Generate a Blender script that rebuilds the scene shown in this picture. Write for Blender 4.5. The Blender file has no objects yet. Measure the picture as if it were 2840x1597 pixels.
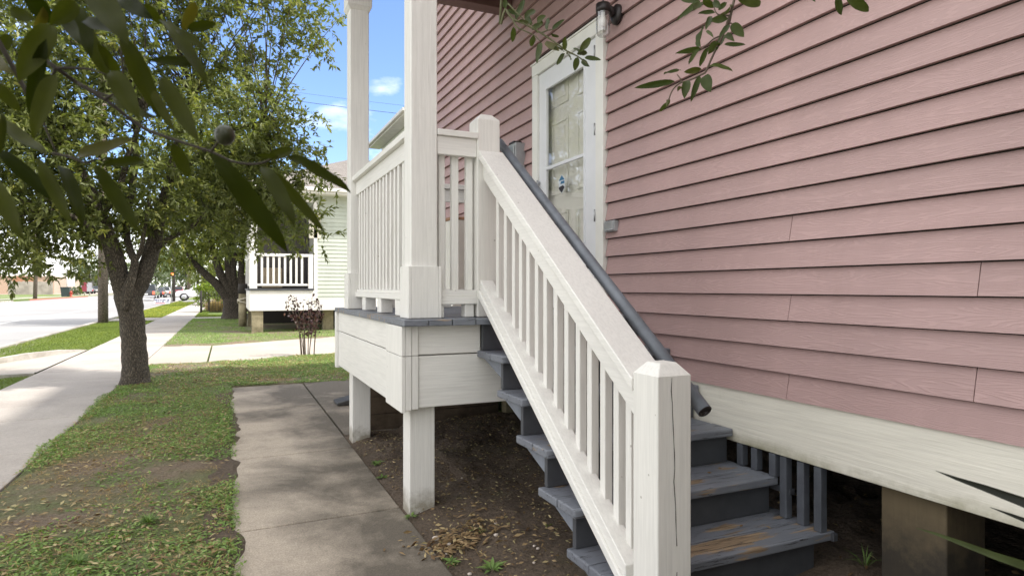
import bpy, math, random
import numpy as np
from mathutils import Vector, Matrix
random.seed(7); rng = np.random.default_rng(7)
S = bpy.context.scene
COL = S.collection
R = math.radians

# ------------------------------------------------------------------ camera
FPX, CX, CY = 1755.0, 1420.0, 798.0          # focal length and centre in photo pixels (2840 wide)
YAW = math.atan2(1420 - 631, FPX)
cd = bpy.data.cameras.new('camera'); cam = bpy.data.objects.new('camera', cd); COL.objects.link(cam)
cam.location = (0, 0, 0); cam.rotation_euler = (R(90), 0, -YAW)
cd.sensor_width = 36; cd.lens = 36 * FPX / 2840; cd.clip_start = 0.05; cd.clip_end = 3000
cd.shift_y = 0.0
cd.dof.use_dof = True; cd.dof.focus_distance = 4.0; cd.dof.aperture_fstop = 13.0
S.camera = cam

# ------------------------------------------------------------------ light
SUN_EL, SUN_AZ = R(51), math.atan2(0.88, -0.47)        # azimuth from +Y towards +X
w = bpy.data.worlds.new('World'); S.world = w; w.use_nodes = True
wn, wl = w.node_tree.nodes, w.node_tree.links
bg = wn['Background']; bg.inputs['Strength'].default_value = 0.15
sky = wn.new('ShaderNodeTexSky'); sky.sky_type = 'NISHITA'; sky.sun_disc = False
sky.sun_elevation = SUN_EL; sky.sun_rotation = SUN_AZ; sky.air_density = 1.0; sky.dust_density = 0.6; sky.ozone_density = 2.0
tc = wn.new('ShaderNodeTexCoord'); mp = wn.new('ShaderNodeMapping'); mp.inputs['Scale'].default_value = (1, 1, 2.2)
mp.inputs['Location'].default_value = (4.1, 2.7, 0.3)
cn = wn.new('ShaderNodeTexNoise'); cn.inputs['Scale'].default_value = 3.1; cn.inputs['Detail'].default_value = 7; cn.inputs['Roughness'].default_value = 0.55
cr = wn.new('ShaderNodeValToRGB'); cr.color_ramp.elements[0].position = 0.575; cr.color_ramp.elements[1].position = 0.75
sx = wn.new('ShaderNodeSeparateXYZ')
hz = wn.new('ShaderNodeMapRange'); hz.inputs['From Min'].default_value = 0.16; hz.inputs['From Max'].default_value = 0.02
mxm = wn.new('ShaderNodeMath'); mxm.operation = 'MAXIMUM'
mx = wn.new('ShaderNodeMixRGB'); mx.inputs['Color2'].default_value = (6.0, 5.88, 5.72, 1)
wl.new(tc.outputs['Generated'], mp.inputs['Vector']); wl.new(mp.outputs[0], cn.inputs['Vector']); wl.new(cn.outputs['Fac'], cr.inputs['Fac'])
wl.new(tc.outputs['Generated'], sx.inputs[0]); wl.new(sx.outputs['Z'], hz.inputs['Value'])
wl.new(cr.outputs['Color'], mxm.inputs[0]); wl.new(hz.outputs[0], mxm.inputs[1])
dt = wn.new('ShaderNodeVectorMath'); dt.operation = 'DOT_PRODUCT'; dt.inputs[1].default_value = (0.02, 0.94, 0.34)
wl.new(tc.outputs['Generated'], dt.inputs[0])
pm_ = wn.new('ShaderNodeMapRange'); pm_.inputs['From Min'].default_value = 0.80; pm_.inputs['From Max'].default_value = 0.93; pm_.inputs['To Min'].default_value = 0.85; pm_.inputs['To Max'].default_value = 0.0
wl.new(dt.outputs['Value'], pm_.inputs['Value'])
mx2 = wn.new('ShaderNodeMath'); mx2.operation = 'MAXIMUM'; wl.new(mxm.outputs[0], mx2.inputs[0]); wl.new(pm_.outputs[0], mx2.inputs[1])
wl.new(mx2.outputs[0], mx.inputs['Fac']); skm = wn.new('ShaderNodeMixRGB'); skm.blend_type = 'MULTIPLY'; skm.inputs['Fac'].default_value = 1.0; skm.inputs['Color2'].default_value = (0.62, 0.66, 0.80, 1); wl.new(sky.outputs[0], skm.inputs['Color1']); wl.new(skm.outputs[0], mx.inputs['Color1']); wl.new(mx.outputs[0], bg.inputs['Color'])
sd = bpy.data.lights.new('sun', 'SUN'); sd.energy = 2.6; sd.angle = R(2.0); sd.color = (1.0, 0.96, 0.90)
sun = bpy.data.objects.new('sun', sd); COL.objects.link(sun)
sdir = Vector((math.sin(SUN_AZ) * math.cos(SUN_EL), math.cos(SUN_AZ) * math.cos(SUN_EL), math.sin(SUN_EL)))
sun.rotation_euler = sdir.to_track_quat('Z', 'Y').to_euler(); sun.location = sdir * 60
S.view_settings.view_transform = 'Standard'; S.view_settings.look = 'None'
S.view_settings.exposure = 1.35; S.view_settings.gamma = 1.0
S.cycles.max_bounces = 8; S.cycles.diffuse_bounces = 4; S.cycles.transparent_max_bounces = 16
S.cycles.use_denoising = True

# ------------------------------------------------------------------ pixel helpers
_F = np.array([math.sin(YAW), math.cos(YAW), 0.0]); _R = np.array([math.cos(YAW), -math.sin(YAW), 0.0]); _U = np.array([0, 0, 1.0])
def ray(x, y): return _F + (x - CX) / FPX * _R - (y - CY) / FPX * _U
def onX(x, y, X): r = ray(x, y); return r * X / r[0]
def onY(x, y, Y): r = ray(x, y); return r * Y / r[1]
def onZ(x, y, Z): r = ray(x, y); return r * Z / r[2]
def onD(x, y, d): return ray(x, y) * d
G = -1.28                                              # ground level; the eye is the origin

# ------------------------------------------------------------------ materials
def newmat(name):
    m = bpy.data.materials.new(name); m.use_nodes = True
    n, l = m.node_tree.nodes, m.node_tree.links
    return m, n, l, n['Principled BSDF']
def coord(n, l, scale=(1, 1, 1), kind='Object', rot=(0, 0, 0)):
    t = n.new('ShaderNodeTexCoord'); mpp = n.new('ShaderNodeMapping'); mpp.inputs['Scale'].default_value = scale; mpp.inputs['Rotation'].default_value = rot
    l.new(t.outputs[kind], mpp.inputs['Vector']); return mpp.outputs[0]
def noise(n, l, vec, scale, detail=4, rough=0.55, dist=0.0):
    t = n.new('ShaderNodeTexNoise'); t.inputs['Scale'].default_value = scale; t.inputs['Detail'].default_value = detail
    t.inputs['Roughness'].default_value = rough; t.inputs['Distortion'].default_value = dist
    if vec is not None: l.new(vec, t.inputs['Vector'])
    return t.outputs['Fac']
def ramp(n, l, fac, stops):
    r = n.new('ShaderNodeValToRGB'); e = r.color_ramp.elements
    while len(e) < len(stops): e.new(0.5)
    for i, (p, c) in enumerate(stops):
        e[i].position = p; e[i].color = (c if hasattr(c, '__len__') else (c, c, c)) + ((1,) if (not hasattr(c, '__len__') or len(c) == 3) else ())
    l.new(fac, r.inputs['Fac']); return r.outputs['Color']
def mix(n, l, fac, a, b, mode='MIX'):
    m = n.new('ShaderNodeMixRGB'); m.blend_type = mode
    for s, v in (('Fac', fac), ('Color1', a), ('Color2', b)):
        if isinstance(v, bpy.types.NodeSocket): l.new(v, m.inputs[s])
        elif hasattr(v, '__len__'): m.inputs[s].default_value = tuple(v) + (1,)
        else: m.inputs[s].default_value = v
    return m.outputs[0]
def math_(n, l, op, a, b=0.0, c=None):
    m = n.new('ShaderNodeMath'); m.operation = op
    for i, v in enumerate((a, b) if c is None else (a, b, c)):
        if isinstance(v, bpy.types.NodeSocket): l.new(v, m.inputs[i])
        else: m.inputs[i].default_value = v
    return m.outputs[0]
def bump(n, l, b, h, strength=0.5, dist=0.01, prev=None):
    k = n.new('ShaderNodeBump'); k.inputs['Strength'].default_value = strength; k.inputs['Distance'].default_value = dist
    l.new(h, k.inputs['Height'])
    if prev is not None: l.new(prev, k.inputs['Normal'])
    if b is not None: l.new(k.outputs[0], b.inputs['Normal'])
    return k.outputs[0]
def plain(name, c, rough=0.6, metal=0.0, var=0.12, scale=6.0, bmp=0.0):
    m, n, l, b = newmat(name); v = coord(n, l); f = noise(n, l, v, scale, 5)
    lo = tuple(x * (1 - var) for x in c); hi = tuple(min(1, x * (1 + var)) for x in c)
    l.new(ramp(n, l, f, [(0.3, lo), (0.7, hi)]), b.inputs['Base Color']); b.inputs['Roughness'].default_value = rough; b.inputs['Metallic'].default_value = metal
    if bmp: bump(n, l, b, noise(n, l, v, scale * 12, 3), bmp, 0.004)
    return m
def wood_paint(name, c, axis=2, rough=0.45, grain=0.35, dirt=(0.30, 0.27, 0.2), dirt_amt=0.35, dirt_lo=0.60, spots=True, freq=90.0, zdirt=None):
    m, n, l, b = newmat(name)
    sc = [freq, freq, freq]; sc[axis] = freq * 0.045
    v = coord(n, l, tuple(sc)); v1 = coord(n, l)
    g = noise(n, l, v, 1.0, 3, 0.6, 0.4)
    d = ramp(n, l, noise(n, l, v1, 2.3, 8, 0.7), [(dirt_lo, 0.0), (dirt_lo + 0.2, 1.0)])
    fac = math_(n, l, 'MULTIPLY', d, dirt_amt)
    base = ramp(n, l, noise(n, l, v1, 1.1, 4), [(0.3, tuple(x * 0.93 for x in c)), (0.7, c)])
    base = mix(n, l, 1.0, base, ramp(n, l, g, [(0.3, 0.92), (0.62, 1.03)]), 'MULTIPLY')
    colr = mix(n, l, fac, base, dirt)
    if spots:
        vo = n.new('ShaderNodeTexVoronoi'); vo.inputs['Scale'].default_value = 9.0; l.new(v1, vo.inputs['Vector'])
        s = ramp(n, l, vo.outputs['Distance'], [(0.035, 1.0), (0.05, 0.0)])
        colr = mix(n, l, math_(n, l, 'MULTIPLY', s, 0.55), colr, (0.25, 0.22, 0.18))
    if spots:
        ch = ramp(n, l, noise(n, l, v1, 24, 6, 0.7), [(0.70, 0.0), (0.725, 1.0)])
        colr = mix(n, l, math_(n, l, 'MULTIPLY', ch, 0.6), colr, (0.36, 0.32, 0.26))
    if zdirt is not None:                                   # grime that climbs from the ground up
        sp = n.new('ShaderNodeSeparateXYZ'); l.new(v1, sp.inputs[0])
        mr = n.new('ShaderNodeMapRange'); mr.inputs['From Min'].default_value = zdirt[1]; mr.inputs['From Max'].default_value = zdirt[0]
        l.new(sp.outputs['Z'], mr.inputs['Value'])
        q = ramp(n, l, math_(n, l, 'MULTIPLY', mr.outputs[0], noise(n, l, v1, zdirt[3] if len(zdirt) > 3 else 14, 6, 0.7)), [(0.17, 0.0), (0.42, 1.0)])
        colr = mix(n, l, math_(n, l, 'MULTIPLY', q, 0.8), colr, zdirt[2])
    l.new(colr, b.inputs['Base Color']); b.inputs['Roughness'].default_value = rough
    bump(n, l, b, g, grain, 0.0025)
    return m
M = {}
WHITE = (0.80, 0.785, 0.745)
M['white_v'] = wood_paint('white paint upright', WHITE, 2, grain=0.6, dirt_amt=0.25, zdirt=(-0.02, 0.24, (0.22, 0.19, 0.13)))
M['white_y'] = wood_paint('white paint along y', WHITE, 1, grain=0.4, dirt_amt=0.2)
M['white_x'] = wood_paint('white paint along x', WHITE, 0, grain=0.6, dirt_amt=0.28)
M['skirt_white'] = wood_paint('white skirt paint', (0.84, 0.81, 0.71), 1, grain=0.9, freq=70, dirt=(0.30, 0.29, 0.17), dirt_amt=0.45, dirt_lo=0.66, spots=False, zdirt=(0.42, 0.60, (0.24, 0.23, 0.12), 5))
M['trim_white'] = plain('door trim paint', (0.80, 0.79, 0.74), 0.4, var=0.04)
M['door_white'] = plain('storm door enamel', (0.77, 0.78, 0.80), 0.35, var=0.03)
M['door_cream'] = plain('cream door', (0.83, 0.82, 0.76), 0.45, var=0.03)
M['metal'] = plain('galvanised metal', (0.42, 0.43, 0.44), 0.35, 0.7, 0.15)
M['grey_box'] = plain('grey enamel box', (0.36, 0.37, 0.38), 0.45, 0.2, 0.12)
M['rail_grey'] = plain('grey rail paint', (0.145, 0.16, 0.185), 0.38, 0.0, 0.25, 9, 0.25)
M['brown_paint'] = plain('maroon brown paint', (0.15, 0.085, 0.075), 0.5, var=0.15)
M['lamp_black'] = plain('dark bronze', (0.03, 0.025, 0.025), 0.4, 0.3)
M['dark'] = plain('dark timber', (0.03, 0.026, 0.022), 0.9)  # also carries the painted shade of siding laps and crawlspace
M['raw_wood'] = wood_paint('raw dark timber', (0.17, 0.125, 0.085), 0, 0.8, 1.0, (0.04, 0.03, 0.02), 0.8, 0.4, False, 60)
M['pier_wood'] = wood_paint('weathered pier timber', (0.14, 0.108, 0.062), 2, 0.85, 1.0, (0.035, 0.03, 0.027), 0.75, 0.5, False, 45, zdirt=(0.16, 0.52, (0.02, 0.018, 0.016), 6))
M['post_wood'] = wood_paint('treated post timber', (0.36, 0.31, 0.2), 2, 0.85, 1.0, (0.08, 0.07, 0.03), 0.7, 0.4, False, 45)

def siding_mat(name, c, base_z, grain=0.8):
    m, n, l, b = newmat(name)
    at = n.new('ShaderNodeAttribute'); at.attribute_name = 'board'
    v1 = coord(n, l); sp = n.new('ShaderNodeSeparateXYZ'); l.new(v1, sp.inputs[0])
    cb = n.new('ShaderNodeCombineXYZ')
    l.new(math_(n, l, 'MULTIPLY_ADD', at.outputs['Fac'], 173.0, math_(n, l, 'MULTIPLY', sp.outputs['Y'], 0.75)), cb.inputs[0])
    l.new(math_(n, l, 'MULTIPLY', sp.outputs['Z'], 9.0), cb.inputs[1]); l.new(math_(n, l, 'MULTIPLY', at.outputs['Fac'], 57.0), cb.inputs[2])
    nf = noise(n, l, cb.outputs[0], 1.3, 2.5, 0.5, 0.15)
    wv = math_(n, l, 'SINE', math_(n, l, 'MULTIPLY', nf, 190.0))
    line = ramp(n, l, wv, [(0.0, 0.0), (0.8, 1.0)])
    fine = noise(n, l, coord(n, l, (60, 3, 160)), 1.0, 2)
    streak = ramp(n, l, noise(n, l, coord(n, l, (2, 1.6, 0.5)), 1.0, 6, 0.65), [(0.35, tuple(x * 0.86 for x in c)), (0.68, c)])
    stain = ramp(n, l, noise(n, l, coord(n, l, (1.2, 3.0, 1.0)), 1.2, 7, 0.7), [(0.60, 0.0), (0.78, 0.35)])
    tint = mix(n, l, at.outputs['Fac'], (0.95, 0.95, 0.95), (1.03, 1.02, 1.02))
    colr = mix(n, l, stain, mix(n, l, 1.0, streak, tint, 'MULTIPLY'), tuple(x * y for x, y in zip(c, (0.68, 0.66, 0.6))))
    vo = n.new('ShaderNodeTexVoronoi'); vo.inputs['Scale'].default_value = 5.0; l.new(v1, vo.inputs['Vector'])
    colr = mix(n, l, math_(n, l, 'MULTIPLY', ramp(n, l, vo.outputs['Distance'], [(0.018, 1.0), (0.03, 0.0)]), 0.5), colr, (0.2, 0.12, 0.1))
    colr = mix(n, l, 1.0, colr, ramp(n, l, line, [(0.0, 0.955), (1.0, 1.015)]), 'MULTIPLY')
    l.new(colr, b.inputs['Base Color']); b.inputs['Roughness'].default_value = 0.55
    k = bump(n, l, None, line, grain, 0.0022); bump(n, l, b, fine, 0.25, 0.0012, k)
    return m
M['pink'] = siding_mat('pink lap siding', (0.485, 0.327, 0.312), 0, 0.42)
M['green_siding'] = siding_mat('pale green lap siding', (0.56, 0.61, 0.53), 0, 0.2)

def tread_mat():
    m, n, l, b = newmat('worn grey porch paint'); v = coord(n, l)
    vx = coord(n, l, (3.0, 26, 26))
    paintc = ramp(n, l, noise(n, l, v, 3.5, 6), [(0.3, (0.13, 0.14, 0.165)), (0.7, (0.20, 0.215, 0.245))])
    woodc = ramp(n, l, noise(n, l, coord(n, l, (4, 60, 60)), 1.0, 4), [(0.3, (0.12, 0.08, 0.05)), (0.7, (0.42, 0.31, 0.2))])
    big = noise(n, l, v, 2.2, 2); w_ = noise(n, l, vx, 1.0, 5, 0.6, 0.6)
    fac = ramp(n, l, math_(n, l, 'MULTIPLY', big, w_), [(0.335, 0.0), (0.375, 1.0)])
    sp = n.new('ShaderNodeSeparateXYZ'); l.new(v, sp.inputs[0]); wob = math_(n, l, 'MULTIPLY', math_(n, l, 'SUBTRACT', noise(n, l, coord(n, l, (9, 55, 9)), 1.0, 5, 0.65), 0.5), 3.2)
    for (xc, yc, aa, bb) in ((0.02, -0.60, 0.30, 0.060), (0.03, -0.335, 0.15, 0.035), (-0.45, -0.33, 0.06, 0.05), (-0.5, -0.1, 0.05, 0.04)):
        ex_ = math_(n, l, 'POWER', math_(n, l, 'ABSOLUTE', math_(n, l, 'DIVIDE', math_(n, l, 'SUBTRACT', sp.outputs['X'], xc), aa)), 2.0)
        ey_ = math_(n, l, 'POWER', math_(n, l, 'ABSOLUTE', math_(n, l, 'DIVIDE', math_(n, l, 'SUBTRACT', sp.outputs['Y'], yc), bb)), 2.0)
        mk = ramp(n, l, math_(n, l, 'ADD', math_(n, l, 'ADD', ex_, ey_), wob), [(0.75, 1.0), (0.95, 0.0)])
        fac = math_(n, l, 'MAXIMUM', fac, mk)
    cr_ = ramp(n, l, noise(n, l, coord(n, l, (5, 75, 75)), 1.0, 4, 0.7, 1.0), [(0.36, 1.0), (0.41, 0.0)])
    c1 = mix(n, l, fac, paintc, woodc); c2 = mix(n, l, math_(n, l, 'MULTIPLY', cr_, 0.9), c1, (0.02, 0.02, 0.022))
    l.new(c2, b.inputs['Base Color']); b.inputs['Roughness'].default_value = 0.5
    k = bump(n, l, None, math_(n, l, 'SUBTRACT', 1.0, cr_), 0.7, 0.004); bump(n, l, b, w_, 0.3, 0.003, k)
    return m
M['tread'] = tread_mat()
M['riser'] = plain('shade dark grey riser paint', (0.06, 0.064, 0.073), 0.5, 0, 0.2, 7, 0.2)  # recess shade between the treads is put into this dark grey
M['slat_grey'] = plain('dull slate slat paint', (0.095, 0.104, 0.122), 0.5, 0, 0.25, 9, 0.3)
M['stringer'] = plain('blue grey stringer paint', (0.20, 0.22, 0.26), 0.5, 0, 0.2, 9, 0.3)

def concrete(name, c, dark, amt, lo=0.42, hi=0.62, sc=1.4, speck=0.5, edge=None):
    m, n, l, b = newmat(name); v = coord(n, l)
    nz = noise(n, l, v, sc, 9, 0.62, 0.3)
    if edge:                                               # algae stain that hugs the house side of the path
        spx = n.new('ShaderNodeSeparateXYZ'); l.new(v, spx.inputs[0]); nz = math_(n, l, 'SUBTRACT', nz, math_(n, l, 'MULTIPLY', math_(n, l, 'SUBTRACT', spx.outputs['X'], edge[0]), edge[1]))
    s = ramp(n, l, nz, [(lo, 1.0), (hi, 0.0)])
    f = ramp(n, l, noise(n, l, v, 120, 3, 0.7), [(0.3, 0.72), (0.7, 1.2)])
    f2 = ramp(n, l, noise(n, l, v, 30, 5, 0.75), [(0.3, 0.82), (0.7, 1.12)])
    c1 = mix(n, l, math_(n, l, 'MULTIPLY', s, amt), c, dark)
    c2 = mix(n, l, speck, c1, mix(n, l, 1.0, c1, f, 'MULTIPLY')); c2 = mix(n, l, 0.7, c2, mix(n, l, 1.0, c2, f2, 'MULTIPLY'))
    l.new(c2, b.inputs['Base Color']); b.inputs['Roughness'].default_value = 0.85
    bump(n, l, b, f, 0.35, 0.004); return m
M['path'] = concrete('old path concrete', (0.44, 0.375, 0.30), (0.078, 0.066, 0.050), 0.85, 0.37, 0.60, 1.15, 1.0, (0.42, 0.16))
M['walk'] = concrete('pavement concrete', (0.44, 0.40, 0.36), (0.29, 0.255, 0.225), 0.6, 0.4, 0.65, 0.9)
M['drive'] = concrete('driveway concrete', (0.43, 0.385, 0.335), (0.33, 0.28, 0.23), 0.6, 0.4, 0.65, 0.6)
M['road'] = concrete('pale road concrete', (0.33, 0.32, 0.31), (0.255, 0.248, 0.24), 0.8, 0.4, 0.6, 0.15)
M['kerb'] = concrete('kerb concrete', (0.45, 0.42, 0.38), (0.2, 0.18, 0.15), 0.7, 0.4, 0.65, 2.0)
M['kerb_red'] = plain('red kerb paint', (0.40, 0.13, 0.10), 0.7)
M['stone'] = plain('pale pebble', (0.55, 0.48, 0.42), 0.8, 0, 0.25, 20, 0.4)

def ground_mat(name, soil, green, lo, hi, sc):
    m, n, l, b = newmat(name); v = coord(n, l)
    f = ramp(n, l, noise(n, l, v, sc, 9, 0.68), [(lo, 0.0), (hi, 1.0)])
    d = noise(n, l, v, 60, 6, 0.75)
    so = ramp(n, l, d, [(0.3, tuple(x * 0.5 for x in soil)), (0.72, tuple(x * 1.5 for x in soil))])
    gr = ramp(n, l, noise(n, l, v, 90, 4, 0.7), [(0.3, tuple(x * 0.5 for x in green)), (0.7, tuple(x * 1.5 for x in green))])
    l.new(mix(n, l, f, so, gr), b.inputs['Base Color']); b.inputs['Roughness'].default_value = 0.95
    k = bump(n, l, None, d, 0.9, 0.03); bump(n, l, b, noise(n, l, v, 9, 5, 0.6), 0.8, 0.08, k)
    return m
M['soil'] = ground_mat('shade dark bare soil', (0.135, 0.098, 0.068), (0.10, 0.09, 0.042), 0.55, 0.75, 1.4)  # base colour darkened for the shade under the porch
M['lawn'] = ground_mat('thin lawn soil', (0.22, 0.165, 0.11), (0.15, 0.18, 0.065), 0.40, 0.58, 1.1)
M['verge'] = ground_mat('mown verge', (0.14, 0.15, 0.05), (0.13, 0.20, 0.04), 0.35, 0.6, 0.8)

def leaf_mat(name, dark, light, yellow, trans=0.35, rough=0.45, ya=0.12, spec=0.35):
    m, n, l, b = newmat(name)
    at = n.new('ShaderNodeAttribute'); at.attribute_name = 'tint'
    c = ramp(n, l, at.outputs['Fac'], [(0.0, dark), (1 - ya * 2, light), (1.0, yellow)])
    v = coord(n, l); c = mix(n, l, 0.6, c, mix(n, l, 1.0, c, ramp(n, l, noise(n, l, v, 35, 3), [(0.3, 0.7), (0.7, 1.25)]), 'MULTIPLY'))
    l.new(c, b.inputs['Base Color']); b.inputs['Roughness'].default_value = rough; b.inputs['Specular IOR Level'].default_value = spec
    tr = n.new('ShaderNodeBsdfTranslucent'); ms = n.new('ShaderNodeMixShader'); ms.inputs[0].default_value = trans
    l.new(mix(n, l, 1.0, c, (1.25, 1.35, 0.6), 'MULTIPLY'), tr.inputs['Color'])
    l.new(b.outputs[0], ms.inputs[1]); l.new(tr.outputs[0], ms.inputs[2]); l.new(ms.outputs[0], n['Material Output'].inputs['Surface'])
    return m
M['leaf'] = leaf_mat('oak leaves', (0.085, 0.105, 0.036), (0.22, 0.245, 0.085), (0.36, 0.34, 0.08), 0.42)
M['leaf_yellow'] = leaf_mat('yellow green oak leaves', (0.07, 0.095, 0.025), (0.20, 0.22, 0.045), (0.30, 0.28, 0.04), 0.4)  # yellow green is the foliage's own colour
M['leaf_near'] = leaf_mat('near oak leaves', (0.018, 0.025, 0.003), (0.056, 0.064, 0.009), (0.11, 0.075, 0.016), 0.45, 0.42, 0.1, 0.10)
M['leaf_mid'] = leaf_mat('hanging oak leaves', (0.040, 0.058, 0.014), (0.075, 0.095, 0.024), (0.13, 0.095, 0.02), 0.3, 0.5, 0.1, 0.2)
M['leaf_far'] = leaf_mat('far foliage', (0.07, 0.10, 0.05), (0.16, 0.20, 0.10), (0.25, 0.27, 0.12), 0.3)
M['hedge'] = leaf_mat('bright hedge leaves', (0.12, 0.17, 0.03), (0.26, 0.34, 0.05), (0.45, 0.45, 0.08), 0.35)
M['maroon_leaf'] = leaf_mat('maroon leaves', (0.03, 0.012, 0.016), (0.075, 0.03, 0.035), (0.10, 0.05, 0.03), 0.25)
M['grass'] = leaf_mat('grass blades', (0.115, 0.185, 0.052), (0.25, 0.375, 0.105), (0.45, 0.48, 0.22), 0.3, 0.6)
M['grass_bright'] = leaf_mat('bright grass blades', (0.10, 0.14, 0.025), (0.19, 0.25, 0.04), (0.38, 0.36, 0.06), 0.3, 0.6)
M['straw'] = leaf_mat('dry grass', (0.22, 0.15, 0.06), (0.42, 0.30, 0.13), (0.5, 0.4, 0.2), 0.25, 0.7)
M['dead_leaf'] = leaf_mat('dead leaves', (0.10, 0.055, 0.025), (0.34, 0.235, 0.12), (0.48, 0.42, 0.22), 0.15, 0.6, 0.25)
M['blade_dark'] = leaf_mat('dark blade', (0.012, 0.014, 0.01), (0.02, 0.022, 0.014), (0.02, 0.03, 0.01), 0.1)
M['blade_green'] = leaf_mat('green blade', (0.05, 0.065, 0.025), (0.075, 0.095, 0.035), (0.08, 0.1, 0.035), 0.2)
M['lime'] = leaf_mat('lime leaf', (0.25, 0.38, 0.05), (0.3, 0.45, 0.07), (0.35, 0.5, 0.1), 0.3)

def bark_mat(name, c, sc=1.0):
    m, n, l, b = newmat(name); v = coord(n, l, (72 * sc, 72 * sc, 17 * sc))
    vo = n.new('ShaderNodeTexVoronoi'); vo.feature = 'DISTANCE_TO_EDGE'; vo.inputs['Scale'].default_value = 1.0
    l.new(v, vo.inputs['Vector'])
    f = noise(n, l, v, 1.6, 6, 0.7)
    h = math_(n, l, 'MULTIPLY', ramp(n, l, vo.outputs['Distance'], [(0.0, 0.0), (0.28, 1.0)]), f)
    l.new(ramp(n, l, h, [(0.05, tuple(x * 0.3 for x in c)), (0.35, c), (0.7, tuple(min(1, x * 1.6) for x in c))]), b.inputs['Base Color'])
    b.inputs['Roughness'].default_value = 0.9; bump(n, l, b, h, 1.0, 0.02); return m
M['bark'] = bark_mat('oak bark', (0.15, 0.125, 0.095))
M['bark_dark'] = bark_mat('dark bark', (0.085, 0.068, 0.05), 0.5)
M['twig'] = plain('twig bark', (0.12, 0.09, 0.065), 0.8)
M['twig_dark'] = plain('dark twig bark', (0.05, 0.04, 0.03), 0.8)
M['twig_green'] = plain('green twig', (0.14, 0.14, 0.07), 0.7)
M['pole'] = bark_mat('weathered pole timber', (0.22, 0.18, 0.14), 0.7)
M['pole_dark'] = plain('dark pole timber', (0.06, 0.05, 0.045), 0.8)
M['wire'] = plain('black cable', (0.03, 0.03, 0.035), 0.6)

def glass_mat(name, tint=(1, 1, 1), ior=1.5, rough=0.0, body=0.0):
    m, n, l, b = newmat(name); n.remove(b)
    tr = n.new('ShaderNodeBsdfTransparent'); tr.inputs[0].default_value = tuple(tint) + (1,)
    gl = n.new('ShaderNodeBsdfGlossy'); gl.inputs['Roughness'].default_value = rough
    lw = n.new('ShaderNodeLayerWeight'); lw.inputs['Blend'].default_value = 0.5; f0 = ((ior - 1) / (ior + 1)) ** 2
    ms = n.new('ShaderNodeMixShader'); fac = math_(n, l, 'MULTIPLY_ADD', math_(n, l, 'POWER', lw.outputs['Facing'], 4.0), 1 - f0, f0)
    if body: fac = math_(n, l, 'ADD', fac, body)
    l.new(fac, ms.inputs[0]); l.new(tr.outputs[0], ms.inputs[1]); l.new(gl.outputs[0], ms.inputs[2]); l.new(ms.outputs[0], n['Material Output'].inputs['Surface'])
    return m
M['glass'] = glass_mat('storm door glass', (0.98, 0.98, 0.97), 1.65)
M['jar'] = glass_mat('ribbed jar glass', (0.86, 0.85, 0.84), 1.6, 0.08, 0.15)
M['car_glass'] = plain('car glass', (0.02, 0.025, 0.03), 0.05, 0, 0.0)
M['tyre'] = plain('tyre rubber', (0.02, 0.02, 0.02), 0.8)
M['chrome'] = plain('alloy', (0.5, 0.5, 0.52), 0.3, 0.6)
def car_paint(name, c): 
    m = plain(name, c, 0.25, 0.0, 0.03); m.node_tree.nodes['Principled BSDF'].inputs['Coat Weight'].default_value = 0.6; return m
def lit(name, c, s):
    m, n, l, b = newmat(name); b.inputs['Base Color'].default_value = c + (1,); b.inputs['Emission Color'].default_value = c + (1,); b.inputs['Emission Strength'].default_value = s; return m
def sheet_mat(name, c): return plain(name, c, 0.6, 0, 0.04)
def shingle_mat(name, c):
    m, n, l, b = newmat(name); v = coord(n, l)
    br = n.new('ShaderNodeTexBrick'); br.inputs['Scale'].default_value = 4.0; br.inputs['Color1'].default_value = c + (1,); br.inputs['Color2'].default_value = tuple(x * 0.7 for x in c) + (1,)
    br.inputs['Mortar'].default_value = tuple(x * 0.4 for x in c) + (1,); br.inputs['Mortar Size'].default_value = 0.03
    l.new(v, br.inputs['Vector']); l.new(br.outputs[0], b.inputs['Base Color']); b.inputs['Roughness'].default_value = 0.9; return m
M['shingle'] = shingle_mat('brown shingles', (0.25, 0.225, 0.205))
def brick_mat():
    m, n, l, b = newmat('tan brick'); v = coord(n, l, (1, 1, 1), 'Object', (R(90), 0, 0))
    br = n.new('ShaderNodeTexBrick'); br.inputs['Scale'].default_value = 3.0; br.inputs['Color1'].default_value = (0.42, 0.29, 0.20, 1); br.inputs['Color2'].default_value = (0.36, 0.24, 0.17, 1); br.inputs['Mortar'].default_value = (0.45, 0.38, 0.32, 1)
    l.new(v, br.inputs['Vector']); l.new(br.outputs[0], b.inputs['Base Color']); b.inputs['Roughness'].default_value = 0.9; return m
M['brick'] = brick_mat()

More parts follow.
